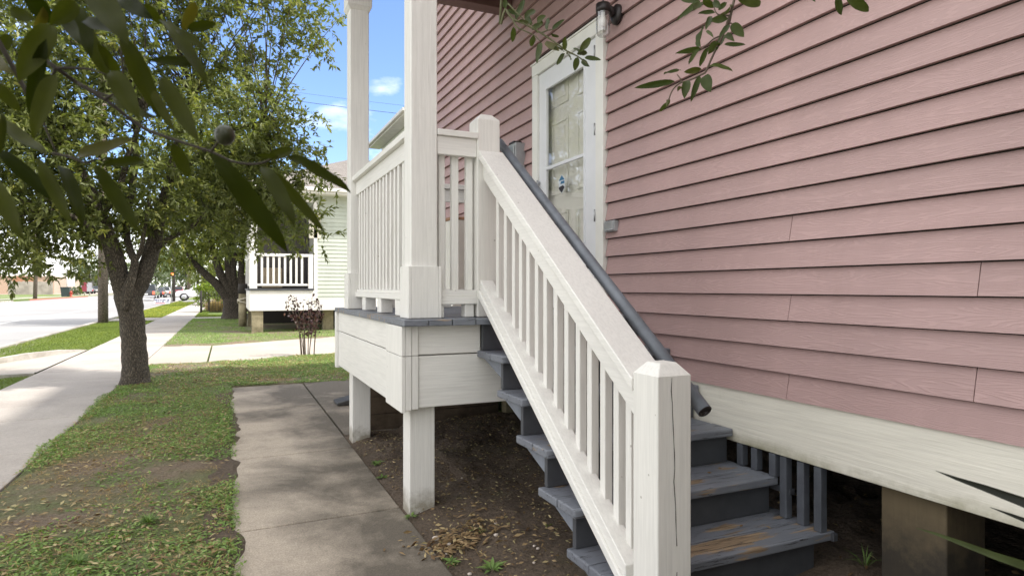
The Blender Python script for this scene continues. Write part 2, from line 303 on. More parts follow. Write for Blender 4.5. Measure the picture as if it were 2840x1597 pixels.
# ------------------------------------------------------------------ object helpers
ORG = {}
def tag(o, label=None, cat=None, group=None, kind=None):
    if label: o['label'] = label
    if cat: o['category'] = cat
    if group: o['group'] = group
    if kind: o['kind'] = kind
    return o
def empty(name, loc, label, cat, group=None):
    o = bpy.data.objects.new(name, None); COL.objects.link(o); o.location = loc; o.empty_display_size = 0.1
    ORG[o.name] = Vector(loc); return tag(o, label, cat, group)
def link_mesh(name, me, mat, parent=None, origin=None, bevel=0.0, smooth=False):
    org = ORG[parent.name] if parent is not None else (Vector(origin) if origin is not None else Vector((0, 0, 0)))
    if org.length > 0: me.transform(Matrix.Translation(-org))
    o = bpy.data.objects.new(name, me); COL.objects.link(o)
    if parent is not None: o.parent = parent
    else: o.location = org
    ORG[o.name] = org
    for m_ in (mat if isinstance(mat, (list, tuple)) else [mat]): me.materials.append(m_)
    if smooth: me.polygons.foreach_set('use_smooth', [True] * len(me.polygons))
    if bevel:
        b = o.modifiers.new('bevel', 'BEVEL'); b.width = bevel; b.segments = 2; b.limit_method = 'ANGLE'; b.angle_limit = R(40)
    return o
class MB:
    def __init__(s): s.v = []; s.f = []; s.sm = []; s.att = []
    def add(s, verts, faces, smooth=False, att=0.0):
        k = len(s.v); s.v += [tuple(map(float, p)) for p in verts]; s.f += [tuple(i + k for i in f) for f in faces]; s.sm += [smooth] * len(faces); s.att += [att] * len(faces); return s
    def box(s, a, b, att=0.0):
        x0, y0, z0 = a; x1, y1, z1 = b
        return s.add([(x0, y0, z0), (x1, y0, z0), (x1, y1, z0), (x0, y1, z0), (x0, y0, z1), (x1, y0, z1), (x1, y1, z1), (x0, y1, z1)],
                     [(3, 2, 1, 0), (4, 5, 6, 7), (0, 1, 5, 4), (1, 2, 6, 5), (2, 3, 7, 6), (3, 0, 4, 7)], False, att)
    def prism(s, poly, axis, a, b):
        """extrude a 2-D polygon along axis (0,1,2) from a to b; the polygon uses the other two axes in order"""
        n = len(poly)
        def pt(p, t): q = list(p); q.insert(axis, t); return q
        vs = [pt(p, a) for p in poly] + [pt(p, b) for p in poly]
        fs = [tuple(range(n))[::-1], tuple(range(n, 2 * n))] + [(i, (i + 1) % n, n + (i + 1) % n, n + i) for i in range(n)]
        return s.add(vs, fs)
    def tube(s, pts, radii, sides=8, cap=True, att=0.0, rough=0.0):
        pts = [Vector(p) for p in pts]; n = len(pts)
        if not hasattr(radii, '__len__'): radii = [radii] * n
        vs = []; fs = []; ref = Vector((0.31, 0.77, 0.55))
        u = None
        for i, p in enumerate(pts):
            t = (pts[min(i + 1, n - 1)] - pts[max(i - 1, 0)]).normalized()
            if u is None: u = (ref - t * ref.dot(t)).normalized()
            else: u = (u - t * u.dot(t)).normalized()
            w_ = t.cross(u)
            for k in range(sides):
                a = 2 * math.pi * k / sides; r = radii[i] * (1 + rough * (random.random() - 0.5))
                vs.append(p + u * (math.cos(a) * r) + w_ * (math.sin(a) * r))
        for i in range(n - 1):
            for k in range(sides):
                fs.append((i * sides + k, i * sides + (k + 1) % sides, (i + 1) * sides + (k + 1) % sides, (i + 1) * sides + k))
        s.add(vs, fs, True, att)
        if cap:
            k0 = len(s.v) - len(vs)
            s.f += [tuple(k0 + k for k in range(sides))[::-1], tuple(k0 + (n - 1) * sides + k for k in range(sides))]; s.sm += [False] * 2; s.att += [att] * 2
        return s
    def lathe(s, prof, centre, axis=2, sides=20):
        c = Vector(centre); vs = []; fs = []
        for r, h in prof:
            for k in range(sides):
                a = 2 * math.pi * k / sides; p = [math.cos(a) * r, math.sin(a) * r]; p.insert(axis, h); vs.append(c + Vector(p))
        for i in range(len(prof) - 1):
            for k in range(sides): fs.append((i * sides + k, i * sides + (k + 1) % sides, (i + 1) * sides + (k + 1) % sides, (i + 1) * sides + k))
        fs.append(tuple(range(sides))[::-1]); fs.append(tuple((len(prof) - 1) * sides + k for k in range(sides)))
        return s.add(vs, fs, True)
    def build(s, name, mat, parent=None, origin=None, bevel=0.0, attr=None):
        me = bpy.data.meshes.new(name); me.from_pydata(s.v, [], s.f); me.update()
        me.polygons.foreach_set('use_smooth', s.sm)
        if attr:
            a = me.attributes.new(attr, 'FLOAT', 'FACE'); a.data.foreach_set('value', s.att)
        return link_mesh(name, me, mat, parent, origin, bevel)
def quads_mesh(name, V, F, tint, mat, parent=None, origin=None, smooth=False, attr='tint'):
    """V (n,3), F (m,4) numpy; tint per face"""
    me = bpy.data.meshes.new(name); k = F.shape[1]
    me.vertices.add(len(V)); me.vertices.foreach_set('co', V.astype(np.float32).ravel())
    me.loops.add(F.size); me.loops.foreach_set('vertex_index', F.astype(np.int32).ravel())
    me.polygons.add(len(F)); me.polygons.foreach_set('loop_start', np.arange(0, F.size, k, dtype=np.int32))
    me.update(calc_edges=True); me.validate()
    a = me.attributes.new(attr, 'FLOAT', 'FACE'); a.data.foreach_set('value', np.asarray(tint, np.float32))
    return link_mesh(name, me, mat, parent, origin, 0, smooth)
def unit(v): return v / np.maximum(np.linalg.norm(v, axis=-1, keepdims=True), 1e-9)
def leaves(base, d, nrm, length, width, tint, fold=0.18, droop=0.15):
    """diamond leaves folded on the midrib: two quads each"""
    d = unit(d); s = unit(np.cross(d, nrm)); up = np.cross(s, d)
    L = length[:, None]; W = width[:, None] * 0.5
    tip = base + d * L - up * L * droop
    mid = base + d * L * 0.5 - up * W * fold * 2
    l = base + d * L * 0.47 + s * W; r = base + d * L * 0.47 - s * W
    n = len(base); V = np.stack([base, r, tip, l, mid], 1).reshape(-1, 3)
    i = np.arange(n)[:, None] * 5
    F = np.concatenate([i + np.array([[0, 1, 2, 4]]), i + np.array([[0, 4, 2, 3]])], 1).reshape(-1, 4)
    return V, F, np.repeat(tint, 2)
def rand_dirs(n): return unit(rng.normal(size=(n, 3)))
def vnoise(p, seed=0):
    """smooth value noise in 2-D, numpy"""
    r_ = np.random.default_rng(seed).random((64, 64)); x = np.mod(p[:, 0], 64); y = np.mod(p[:, 1], 64)
    xi = x.astype(int); yi = y.astype(int); fx = x - xi; fy = y - yi; fx = fx * fx * (3 - 2 * fx); fy = fy * fy * (3 - 2 * fy)
    a = r_[xi % 64, yi % 64]; b = r_[(xi + 1) % 64, yi % 64]; c = r_[xi % 64, (yi + 1) % 64]; d = r_[(xi + 1) % 64, (yi + 1) % 64]
    return (a * (1 - fx) + b * fx) * (1 - fy) + (c * (1 - fx) + d * fx) * fy
def fbm(p, seed=0): return 0.55 * vnoise(p, seed) + 0.3 * vnoise(p * 2.3 + 7, seed + 1) + 0.15 * vnoise(p * 5.1 + 3, seed + 2)

def crown_points(blobs, n, shell=0.55):
    vol = np.array([b[3] ** 2.4 for b in blobs]); pick = rng.choice(len(blobs), n, p=vol / vol.sum())
    B = np.array([b[:4] for b in blobs])[pick]
    r = (rng.random(n) ** shell)[:, None] ** (1 / 1.6)
    return B[:, :3] + rand_dirs(n) * r * B[:, 3:4] * np.array([1, 1, 0.85]), B
def crown(name, blobs, n, per, leaf_len, leaf_w, mat, parent, twig=0.22, tint_bias=0.0):
    P, B = crown_points(blobs, n)
    out = unit(P - B[:, :3] + rng.normal(size=P.shape) * 0.25 + np.array([0, 0, 0.12]))
    tw = unit(out + rng.normal(size=P.shape) * 0.55)
    t = rng.random((n, per)); base = (P[:, None, :] + tw[:, None, :] * (t[..., None] * twig)).reshape(-1, 3)
    d = unit(np.repeat(tw, per, 0) * 0.55 + rng.normal(size=base.shape) * 0.62 + np.array([0, 0, -0.15]))
    nrm = unit(rng.normal(size=base.shape) * 0.6 + np.array([0, 0, 1.0]))
    ln = leaf_len * (0.65 + 0.6 * rng.random(len(base))); wd = leaf_w * (0.7 + 0.6 * rng.random(len(base)))
    ct = np.repeat(rng.random(n), per)
    tint = np.clip(0.55 * ct + 0.5 * rng.random(len(base)) + tint_bias - 0.05, 0, 1)
    V, F, T = leaves(base, d, nrm, ln, wd, tint)
    return quads_mesh(name, V, F, T, mat, parent), P, tw
def bez(a, b, c, n=8):
    a, b, c = Vector(a), Vector(b), Vector(c)
    return [(a * (1 - t) ** 2 + b * 2 * t * (1 - t) + c * t * t) for t in [i / (n - 1) for i in range(n)]]
def px_path(pts, Y): return [onY(p[0], p[1], Y + (p[2] if len(p) > 2 else 0)) for p in pts]

#@@GROUND
# ------------------------------------------------------------------ ground, road, pavements (structure)
RZ = G - 0.13
def sheet(name, x0, x1, y0, y1, z, mat, nx=1, ny=1, zf=None, thick=0.0, parent=None):
    xs = np.linspace(x0, x1, nx + 1); ys = np.linspace(y0, y1, ny + 1); mb = MB()
    vs = [(x, y, z + (zf(x, y) if zf else 0)) for y in ys for x in xs]
    fs = [(j * (nx + 1) + i, j * (nx + 1) + i + 1, (j + 1) * (nx + 1) + i + 1, (j + 1) * (nx + 1) + i) for j in range(ny) for i in range(nx)]
    mb.add(vs, fs); return mb.build(name, mat)
KX, FX = -4.40, -20.0                                    # near and far kerb lines of the road
DY0, DY1 = 11.75, 15.6                                   # driveway
gx = [-900, -60, FX - 0.02, FX, KX - 0.16, KX, -2.75, -2.62, -1.3, 3, 40, 900]
gy = [-60, 3, 9.8, DY0 - 0.1, DY0, DY1, DY1 + 0.1, 40, 120, 900]
def gz(x, y):
    if FX <= x <= KX - 0.1: return RZ - 0.05
    if -4.5 <= x <= -2.65 and DY0 <= y <= DY1: return RZ - 0.05
    if x == -4.4 and DY0 - 0.2 <= y <= DY1 + 0.2: return RZ - 0.05
    return G - 0.03
mb = MB(); vs = [(x, y, gz(x, y)) for y in gy for x in gx]; nx_ = len(gx)
mb.add(vs, [(j * nx_ + i, j * nx_ + i + 1, (j + 1) * nx_ + i + 1, (j + 1) * nx_ + i) for j in range(len(gy) - 1) for i in range(nx_ - 1)])
tag(mb.build('ground', M['verge']), kind='structure')
# road, extended at the driveway mouth
tag(sheet('road', FX + 0.01, KX - 0.17, -60, 900, RZ, M['road']), kind='structure')
mb = MB()
for lx_ in (-8.3, -11.9, -12.25, -16.0):
    mb.add([(lx_, -60, RZ + 0.004), (lx_ + 0.14, -60, RZ + 0.004), (lx_ + 0.14, 600, RZ + 0.004), (lx_, 600, RZ + 0.004)], [(0, 1, 2, 3)])
tag(mb.build('road_marking', plain('worn white road paint', (0.62, 0.61, 0.58), 0.7, 0, 0.2, 2)), kind='structure')
# driveway: apron from pavement to road, then on past the pavement to the right
mb = MB()
n_ = 9
for (xa, xb, za, zb) in ((KX - 0.17, -2.64, RZ + 0.004, G + 0.004),):
    fl = 0.75
    mb.add([(xa, DY0 - fl - 0.15, za), (xb, DY0 - 0.05, zb), (xb, DY1 + 0.0, zb), (xa, DY1 - 0.9 , za)], [(0, 1, 2, 3)])
mb.add([(-1.29, DY0 - 0.1, G + 0.004), (-0.33, DY0 + 0.18, G + 0.004), (-0.33, DY1 - 0.1, G + 0.004), (-1.29, DY1 + 0.35, G + 0.004)], [(0, 1, 2, 3)])
mb.add([(-0.30, DY0 + 0.19, G + 0.002), (9, DY0 + 3.5, G + 0.002), (9, DY1 + 5.4, G + 0.002), (-0.30, DY1 - 0.1, G + 0.002)], [(0, 1, 2, 3)])
tag(mb.build('driveway', M['drive']), kind='structure')
# pavement slabs with open joints
mb = MB(); y = -6.0
while y < 75:
    L = 1.5 if y < 40 else 3.0
    if y < 11.6 <= y + L: L = 11.62 - y
    mb.box((-2.60, y + 0.008, G - 0.06), (-1.31, y + L - 0.008, G + 0.006 + 0.003 * random.random())); y += L
for ya in (28.9, 30.1):
    mb.box((-4.3, ya, G - 0.06), (-2.62, ya + 1.1, G + 0.003))
mb.box((-1.29, 29.4, G - 0.06), (0.5, 30.8, G + 0.004))
tag(mb.build('sidewalk', M['walk'], bevel=0.006), kind='structure')
# kerbs
mb = MB()
def kerb_run(pts, w=0.16, top=G + 0.01, bot=RZ - 0.04, tops=None):
    n = len(pts); vs = []; fs = []
    for i, p in enumerate(pts):
        a = Vector(pts[max(i - 1, 0)]); b = Vector(pts[min(i + 1, n - 1)]); t = (b - a).normalized(); s = Vector((-t.y, t.x)); tp = tops[i] if tops else top
        q = Vector(p); vs += [(q.x, q.y, bot), (q.x + s.x * 0.02, q.y + s.y * 0.02, tp), (q.x + s.x * w, q.y + s.y * w, tp), (q.x + s.x * w, q.y + s.y * w, bot)]
    for i in range(n - 1):
        for k in range(3): fs.append((i * 4 + k, (i + 1) * 4 + k, (i + 1) * 4 + k + 1, i * 4 + k + 1))
    fs += [(0, 1, 2, 3), ((n - 1) * 4 + 3, (n - 1) * 4 + 2, (n - 1) * 4 + 1, (n - 1) * 4)]
    mb.add(vs, fs)
a0 = [(KX - 0.17, y) for y in (-60, 0, 6, DY0 - 2.2)] + [(KX - 0.10, DY0 - 1.6), (KX + 0.12, DY0 - 1.1), (KX + 0.55, DY0 - 0.55), (-3.2, DY0 - 0.2), (-2.66, DY0 - 0.08)]
kerb_run([Vector(p) for p in a0][::-1], tops=([G + 0.01] * 7 + [G + 0.02, G + 0.012])[::-1])
b0 = [(-2.66, DY1 - 0.12), (-3.0, DY1 - 0.42), (-3.6, DY1 - 1.35), (KX + 0.15, DY1 - 0.9), (KX - 0.1, DY1 - 0.2), (KX - 0.17, DY1 + 0.8), (KX - 0.17, 60), (KX - 0.17, 900)]
b0 = [(-2.66, DY1 - 0.12), (-2.95, DY1 - 0.45), (-3.35, DY1 - 1.15), (-3.75, DY1 - 1.6), (-4.15, DY1 - 1.55), (KX - 0.12, DY1 - 0.9), (KX - 0.17, DY1 + 0.8), (KX - 0.17, 60), (KX - 0.17, 900)]
kerb_run([Vector(p) for p in b0][::-1], tops=([G + 0.012, G + 0.05, G + 0.06] + [G + 0.02] * 6)[::-1])
kerb_run([Vector((FX + 0.02, y)) for y in (-60, 80)]); kerb_run([Vector((FX + 0.02, y)) for y in (118, 900)])
tag(mb.build('kerb', M['kerb']), kind='structure')
mb = MB(); kerb_run([Vector((FX + 0.02, y)) for y in (86, 118)]); mb.build('kerb', M['kerb_red'])['kind'] = 'structure'
tag(sheet('far_sidewalk', -24.0, -22.4, -60, 600, G + 0.004, M['walk']), kind='structure')
tag(sheet('far_forecourt', -90, -24.5, 150, 330, G + 0.002, M['drive']), kind='structure')
tag(sheet('far_side_street', -3.9, 30, 66, 76, G + 0.004, M['road']), kind='structure')

# yard: lumpy thin lawn to the left of the path and round its end
def lump(x, y):
    p = np.array([[x * 2.2 + 40, y * 2.2 + 10]]); return float(fbm(p, 3)[0] - 0.5) * 0.06
def yard_z(x, y):
    e = min(1, max(0, (x + 1.30) / 0.25)) * (min(1, max(0, (0.03 - x) / 0.2)) if y < 8.3 else 1)
    return (lump(x, y) + 0.022) * e
tag(sheet('yard_lawn', -1.30, 0.03, -4, DY0 + 0.3, G - 0.003, M['lawn'], 26, 160, yard_z), kind='structure')
tag(sheet('yard_lawn_side', 0.03, 6.0, 8.84, 13.2, G - 0.004, M['lawn'], 40, 30, lambda x, y: (lump(x, y) + 0.02) * (1 if y < 12 else 0.3) * min(1, max(0, (y - 8.84) / 0.5)) - (0.02 if y < 8.9 else 0) if y < 12.0 + (x + .3) * 0.34 else -0.1), kind='structure')
tag(sheet('neighbour_lawn', -1.28, 9, DY1 + 0.1, 29.3, G - 0.008, M['lawn'], 30, 40, lambda x, y: lump(x, y) * 0.6 + 0.02 if y > DY1 + 0.3 + (x + .3) * 0.32 else -0.1), kind='structure')
# garden path: poured slabs with joints
mb = MB()
jy = [-3.0, -0.5, 1.45, 3.60, 5.12, 7.16, 8.86]
for a, b in zip(jy[:-1], jy[1:]):
    xa = 0.0; skew = 0.012
    x1a = 0.915; x1b = 0.915
    vs = []
    for z_ in (G - 0.10, G + 0.006):
        vs += [(xa, a + 0.006, z_), (x1a, a + 0.006 + skew * 2, z_), (x1b, b - 0.006 + skew * 2, z_), (xa + (0.02 if b > 8 else 0), b - 0.006, z_)]
    mb.add(vs, [(3, 2, 1, 0), (4, 5, 6, 7), (0, 1, 5, 4), (1, 2, 6, 5), (2, 3, 7, 6), (3, 0, 4, 7)])
mb.box((0.935, 5.62, G - 0.1), (2.3, 8.96, G + 0.002))
tag(mb.build('garden_path', M['path'], bevel=0.008), kind='structure')
# ragged soil creeping over the left edge of the path
mb = MB(); ys = np.arange(-2, 8.6, 0.035)
ed = 0.025 + 0.20 * np.clip(fbm(np.stack([ys * 2.6, ys * 0 + 5], 1), 11) - 0.42, 0, 1) + 0.13 * np.clip(vnoise(np.stack([ys * 1.2, ys * 0 + 9], 1), 12) - 0.62, 0, 1)
vs = [];  fs = []
for i, y_ in enumerate(ys): vs += [(-0.12, y_, G + 0.012), (0.0 + ed[i] * 0.5, y_, G + 0.013), (ed[i] , y_, G + 0.0065)]
for i in range(len(ys) - 1):
    for k in (0, 1): fs.append((i * 3 + k, i * 3 + k + 1, (i + 1) * 3 + k + 1, (i + 1) * 3 + k))
mb.add(vs, fs); tag(mb.build('path_edge_soil', M['soil']), kind='structure')
# bare soil under the porch, the stairs and the house
def soil_z(x, y):
    e = min(1, max(0, (x - 0.93) / 0.12)) if y < 5.6 else 0.0
    p = np.array([[x * 3 + 20, y * 3 + 30]]); return e * (float(fbm(p, 5)[0] - 0.45) * 0.10 + 0.03 + (0.05 if x > 1.4 else 0.0) * min(1, max(0, (y - 3.2) / 2)))
tag(sheet('soil_bed', 0.915, 6.0, -3, 5.68, G - 0.001, M['soil'], 70, 110, soil_z), kind='structure')
#@@HOUSE
# ------------------------------------------------------------------ pink house
W = 2.40; EXP = 0.1238; Z0 = -0.0285                     # siding plane, exposure, reference course
HY0, HY1 = -5.0, 8.55
house = empty('house', (6.4, 2.0, G), 'raised two storey house in pink lap siding beside the white porch', 'house')
DT0, DT1, DTOP, DBOT = 3.745, 4.865, 1.885, -0.165       # outer edges of the door trim
seams = {}
for (x, y) in ((2192, 664), (2188, 887), (2183, 1102), (2714, 822), (2703, 1102)):
    p = onX(x, y, W); seams.setdefault(round((p[2] - Z0) / EXP), []).append(p[1])
mb = MB()
for k in range(-4, 38):
    z0 = Z0 + k * EXP; z1 = z0 + EXP - 0.0055
    cuts = [HY0, HY1]
    if k in seams: cuts += seams[k]
    else:
        if k % 2: cuts += [6.2 + 0.4 * ((k * 7) % 5) / 5] if k > 8 else [-1.2 + (k % 3) * 0.3]
        elif k > 6: cuts += [5.9 + ((k * 3) % 4) * 0.28]
    cuts = sorted(cuts); segs = [(a, b) for a, b in zip(cuts[:-1], cuts[1:])]
    out = []
    for a, b in segs:
        if z0 < DTOP - 0.02 and z1 > DBOT and a < DT1 and b > DT0:
            if a < DT0: out.append((a, DT0 - 0.002))
            if b > DT1: out.append((DT1 + 0.002, b))
        else: out.append((a, b))
    for a, b in out:
        r = random.random(); a += 0.0016; b -= 0.0016; wv = 0.0012 * (random.random() - 0.5)
        xo, xi = W - 0.008 + wv, W + 0.0155
        vs = [(xi, a, z1), (xi, b, z1), (xo, b, z0), (xo, a, z0), (W + 0.0175, a, z0 + 0.001), (W + 0.0175, b, z0 + 0.001), (W + 0.0175, b, z1), (W + 0.0175, a, z1)]
        mb.add(vs, [(0, 1, 2, 3), (3, 2, 5, 4), (0, 3, 4, 7), (2, 1, 6, 5), (1, 0, 7, 6)], False, r)
mb.build('siding', M['pink'], house, attr='board')
mb = MB()                                                # sheathing behind the boards, with the door opening, and the other walls
ZT = Z0 + 38 * EXP; ZB = -0.80
mb.box((W + 0.021, HY0, ZB + 0.02), (W + 0.12, DT0 + 0.06, ZT)); mb.box((W + 0.021, DT1 - 0.06, ZB + 0.02), (W + 0.12, HY1, ZT))
mb.box((W + 0.021, DT0 + 0.06, DTOP - 0.06), (W + 0.12, DT1 - 0.06, ZT)); mb.box((W + 0.021, DT0 + 0.06, ZB + 0.02), (W + 0.12, DT1 - 0.06, DBOT - 0.01))
mb.build('sheathing', M['dark'], house); mb = MB()  # dark colour behind the open laps stands in for their shadow lines
mb.box((W + 0.12, HY1 - 0.1, G), (10.4, HY1, ZT)); mb.box((W + 0.12, HY0, G), (10.4, HY0 + 0.1, ZT)); mb.box((10.3, HY0 + 0.1, G), (10.4, HY1 - 0.1, ZT))  # walls reach the ground to keep light out of the crawlspace
mb.build('wall', plain('wall sheathing', (0.40, 0.25, 0.24), 0.7), house)
mb = MB(); mb.box((W + 0.0125, 8.46, -0.5), (W + 0.02, 8.6, ZT)); mb.box((2.33, HY1 - 0.0, -0.55), (2.46, HY1 + 0.02, ZT)); 
mb.build('corner_board', M['trim_white'], house, bevel=0.003)
mb = MB(); mb.box((W + 0.004, HY0, -0.797), (W + 0.03, HY1, -0.518)); mb.build('skirt_board', M['skirt_white'], house, bevel=0.003)
mb = MB(); mb.box((W + 0.032, HY0 + 0.1, -0.792), (10.3, HY1 - 0.1, -0.77)); mb.build('floor', M['dark'], house)  # crawlspace shade is put into the dark colour
mb = MB(); mb.box((5.2, HY0 + 0.1, G - 0.02), (5.3, HY1 - 0.1, -0.793)); mb.build('crawlspace_wall', M['dark'], house)  # dark sheet closing the crawlspace, its shade painted as colour
for (y0, y1, x0, x1) in ((1.49, 1.75, 2.45, 2.69), (-1.3, -1.06, 2.45, 2.69), (4.05, 4.30, 2.7, 2.92), (6.5, 6.74, 2.45, 2.69)):
    MB().box((x0, y0, G - 0.02), (x1, y1, -0.7925)).build('pier', M['pier_wood'], house, bevel=0.006)
mb = MB(); e = 0.14                                       # hip roof
x0, x1, y0, y1 = W - e, 10.4 + e, HY0 - e, HY1 + e
mb.add([(x0, y0, ZT), (x1, y0, ZT), (x1, y1, ZT), (x0, y1, ZT), (6.4, y0 + 4, ZT + 2.3), (6.4, y1 - 4, ZT + 2.3), (x0, y0, ZT - 0.15), (x1, y0, ZT - 0.15), (x1, y1, ZT - 0.15), (x0, y1, ZT - 0.15)],
       [(0, 1, 4), (1, 2, 5, 4), (2, 3, 5), (3, 0, 4, 5), (6, 7, 1, 0), (7, 8, 2, 1), (8, 9, 3, 2), (9, 6, 0, 3), (9, 8, 7, 6)])
mb.build('roof', M['shingle'], house)
# door trim, storm door and the panelled door behind its glass
mb = MB(); xf, xb = W - 0.026, W + 0.019
mb.box((xf, DT0, DBOT), (xb, DT0 + 0.098, DTOP - 0.095)); mb.box((xf, DT1 - 0.098, DBOT), (xb, DT1, DTOP - 0.095)); mb.box((xf - 0.003, DT0, DTOP - 0.094), (xb, DT1, DTOP))
mb.box((xf - 0.012, DT0 - 0.01, DTOP + 0.0005), (xb, DT1 + 0.01, DTOP + 0.014))
mb.build('door_trim', M['trim_white'], house, bevel=0.004)
door = MB(); ya, yb = DT0 + 0.100, DT1 - 0.100; za, zb = DBOT + 0.01, DTOP - 0.098
gy0, gy1, gz0, gz1 = 4.015, 4.64, 0.325, 1.64            # glass opening
xd0, xd1 = W - 0.006, W + 0.018
door.box((xd0, ya, za), (xd1, gy0, zb)); door.box((xd0, gy1, za), (xd1, yb, zb)); door.box((xd0, gy0, za), (xd1, gy1, gz0)); door.box((xd0, gy0, gz1), (xd1, gy1, zb))
storm = door.build('storm_door', M['door_white'], house, bevel=0.003)
mb = MB(); b_ = 0.012
for q in (((xd0 - 0.010, gy0 - 0.001, gz0), (xd0 + 0.014, gy0 + b_, gz1)), ((xd0 - 0.010, gy1 - b_, gz0), (xd0 + 0.014, gy1 + 0.001, gz1)), ((xd0 - 0.009, gy0 + b_, gz0 - 0.001), (xd0 + 0.013, gy1 - b_, gz0 + b_)), ((xd0 - 0.009, gy0 + b_, gz1 - b_), (xd0 + 0.013, gy1 - b_, gz1 + 0.001))): mb.box(*q)
mb.build('glass_frame', M['door_white'], storm, bevel=0.003)
MB().box((xd0 - 0.011, gy0 + b_, 0.965), (xd0 + 0.012, gy1 - b_, 0.99)).build('mid_rail', M['door_white'], storm, bevel=0.003)
MB().box((xd0 + 0.002, gy0 + 0.01, gz0 + 0.01), (xd0 + 0.006, gy1 - 0.01, 0.966)).build('glass_pane', M['glass'], storm)
MB().box((xd0 + 0.004, gy0 + 0.01, 0.986), (xd0 + 0.008, gy1 - 0.01, gz1 - 0.01)).build('glass_pane', M['glass'], storm)
mb = MB(); mb.box((xd0 - 0.03, 4.742, 0.80), (xd0 - 0.018, 4.760, 0.90)); mb.box((xd0 - 0.019, 4.745, 0.81), (xd0 + 0.002, 4.757, 0.825)); mb.box((xd0 - 0.019, 4.745, 0.875), (xd0 + 0.002, 4.757, 0.89))
mb.build('handle', M['metal'], storm, bevel=0.002)
for z_ in (1.63, 1.08, 0.47, 0.0): 
    MB().tube([(xf - 0.004, DT0 + 0.102, z_), (xf - 0.004, DT0 + 0.102, z_ + 0.085)], 0.006, 10).build('hinge', M['metal'], storm)
# decal on the lower pane: a small six sided security sticker
c = (onX(1550, 493, xd0)[1] + onX(1566, 530, xd0)[1]) / 2; zc = 0.815
hexp = [(c - 0.05, zc + 0.035), (c, zc + 0.075), (c + 0.05, zc + 0.035), (c + 0.05, zc - 0.035), (c, zc - 0.075), (c - 0.05, zc - 0.035)]
stk = MB().prism(hexp, 0, xd0 + 0.0005, xd0 + 0.0015).build('sticker', sheet_mat('sticker white', (0.62, 0.66, 0.70)), storm)
mb = MB(); mb.prism([(c - 0.045, zc + 0.03), (c, zc + 0.068), (c + 0.045, zc + 0.03)], 0, xd0 - 0.0015, xd0 + 0.0003); mb.prism([(c - 0.042, zc + 0.022), (c + 0.01, zc + 0.022), (c + 0.02, zc + 0.002), (c - 0.042, zc + 0.002)], 0, xd0 - 0.0015, xd0 + 0.0003)
mb.build('sticker_band', sheet_mat('sticker blue', (0.03, 0.16, 0.30)), stk)
mb = MB(); mb.prism([(c - 0.045, zc - 0.03), (c - 0.02, zc - 0.012), (c + 0.045, zc - 0.02), (c + 0.045, zc - 0.035), (c, zc - 0.068)], 0, xd0 - 0.0015, xd0 + 0.0003)
mb.build('sticker_band', sheet_mat('sticker black', (0.02, 0.02, 0.025)), stk)
inner = MB().box((W + 0.062, DT0 + 0.099, DBOT), (W + 0.10, DT1 - 0.099, DTOP - 0.07)).build('inner_door', M['door_cream'], house)
mb = MB()
for (y0, y1) in ((3.96, 4.24), (4.38, 4.66)):
    for (z0, z1) in ((0.02, 0.62), (0.76, 1.36), (1.48, 1.72)):
        for (a, b, c2, d2) in ((y0, y1, z0, z0 + 0.022), (y0, y1, z1 - 0.022, z1), (y0, y0 + 0.022, z0 + 0.022, z1 - 0.022), (y1 - 0.022, y1, z0 + 0.022, z1 - 0.022)):
            mb.box((W + 0.052, a, c2), (W + 0.0625, b, d2))
        mb.box((W + 0.056, y0 + 0.06, z0 + 0.06), (W + 0.0625, y1 - 0.06, z1 - 0.06))
mb.build('door_panel', M['door_cream'], inner, bevel=0.003)

# ------------------------------------------------------------------ fittings on the wall
lamp = empty('wall_lamp', (W, 3.60, 1.81), 'dark jelly jar wall lamp with ribbed clear glass above the door corner', 'lamp')
lx, ly = 2.285, 3.60
MB().lathe([(0.001, 0.0), (0.06, 0.0), (0.06, 0.018), (0.045, 0.032), (0.03, 0.036)][::-1], (W - 0.0, ly, 1.835), 0, 24).build('backplate', M['lamp_black'], lamp)
lamp.children[-1].scale = (-1, 0.95, 1.15)
MB().tube([(W - 0.03, ly, 1.835), (lx + 0.06, ly, 1.862), (lx + 0.02, ly, 1.872)], [0.03, 0.026, 0.03], 14).build('arm', M['lamp_black'], lamp)
MB().lathe([(0.048, 0.0), (0.05, 0.02), (0.047, 0.055), (0.03, 0.062), (0.006, 0.064), (0.005, 0.085)], (lx, ly, 1.835), 2, 28).build('cap', M['lamp_black'], lamp)
prof = [(0.043, 0.0)]
for i in range(11): prof += [(0.0465, -0.006 - i * 0.0125), (0.0425, -0.012 - i * 0.0125)]
prof += [(0.040, -0.150), (0.028, -0.160), (0.001, -0.162)]
MB().lathe(prof, (lx, ly, 1.835), 2, 28).build('jar', M['jar'], lamp)
MB().lathe([(0.012, 0.0), (0.014, -0.03), (0.026, -0.06), (0.022, -0.09), (0.001, -0.10)], (lx, ly, 1.835), 2, 18).build('bulb', plain('white bulb', (0.8, 0.78, 0.74), 0.3), lamp)
ob = empty('outlet_box', (W, 3.66, 0.42), 'small grey weatherproof outlet cover on pink siding right of the door', 'outlet')
MB().box((W - 0.028, 3.603, 0.383), (W + 0.012, 3.728, 0.458)).build('box_body', M['grey_box'], ob, bevel=0.006)
MB().box((W - 0.036, 3.612, 0.398), (W - 0.0285, 3.690, 0.452)).build('flap_cover', M['metal'], ob, bevel=0.003)
MB().tube([(W - 0.036, 3.604, 0.394), (W - 0.05, 3.65, 0.392), (W - 0.036, 3.692, 0.394)], 0.006, 8).build('flap_lip', M['metal'], ob)
ub = empty('switch_box', (W, 5.16, 1.2), 'grey metal electrical box on the siding left of the door', 'electrical box')
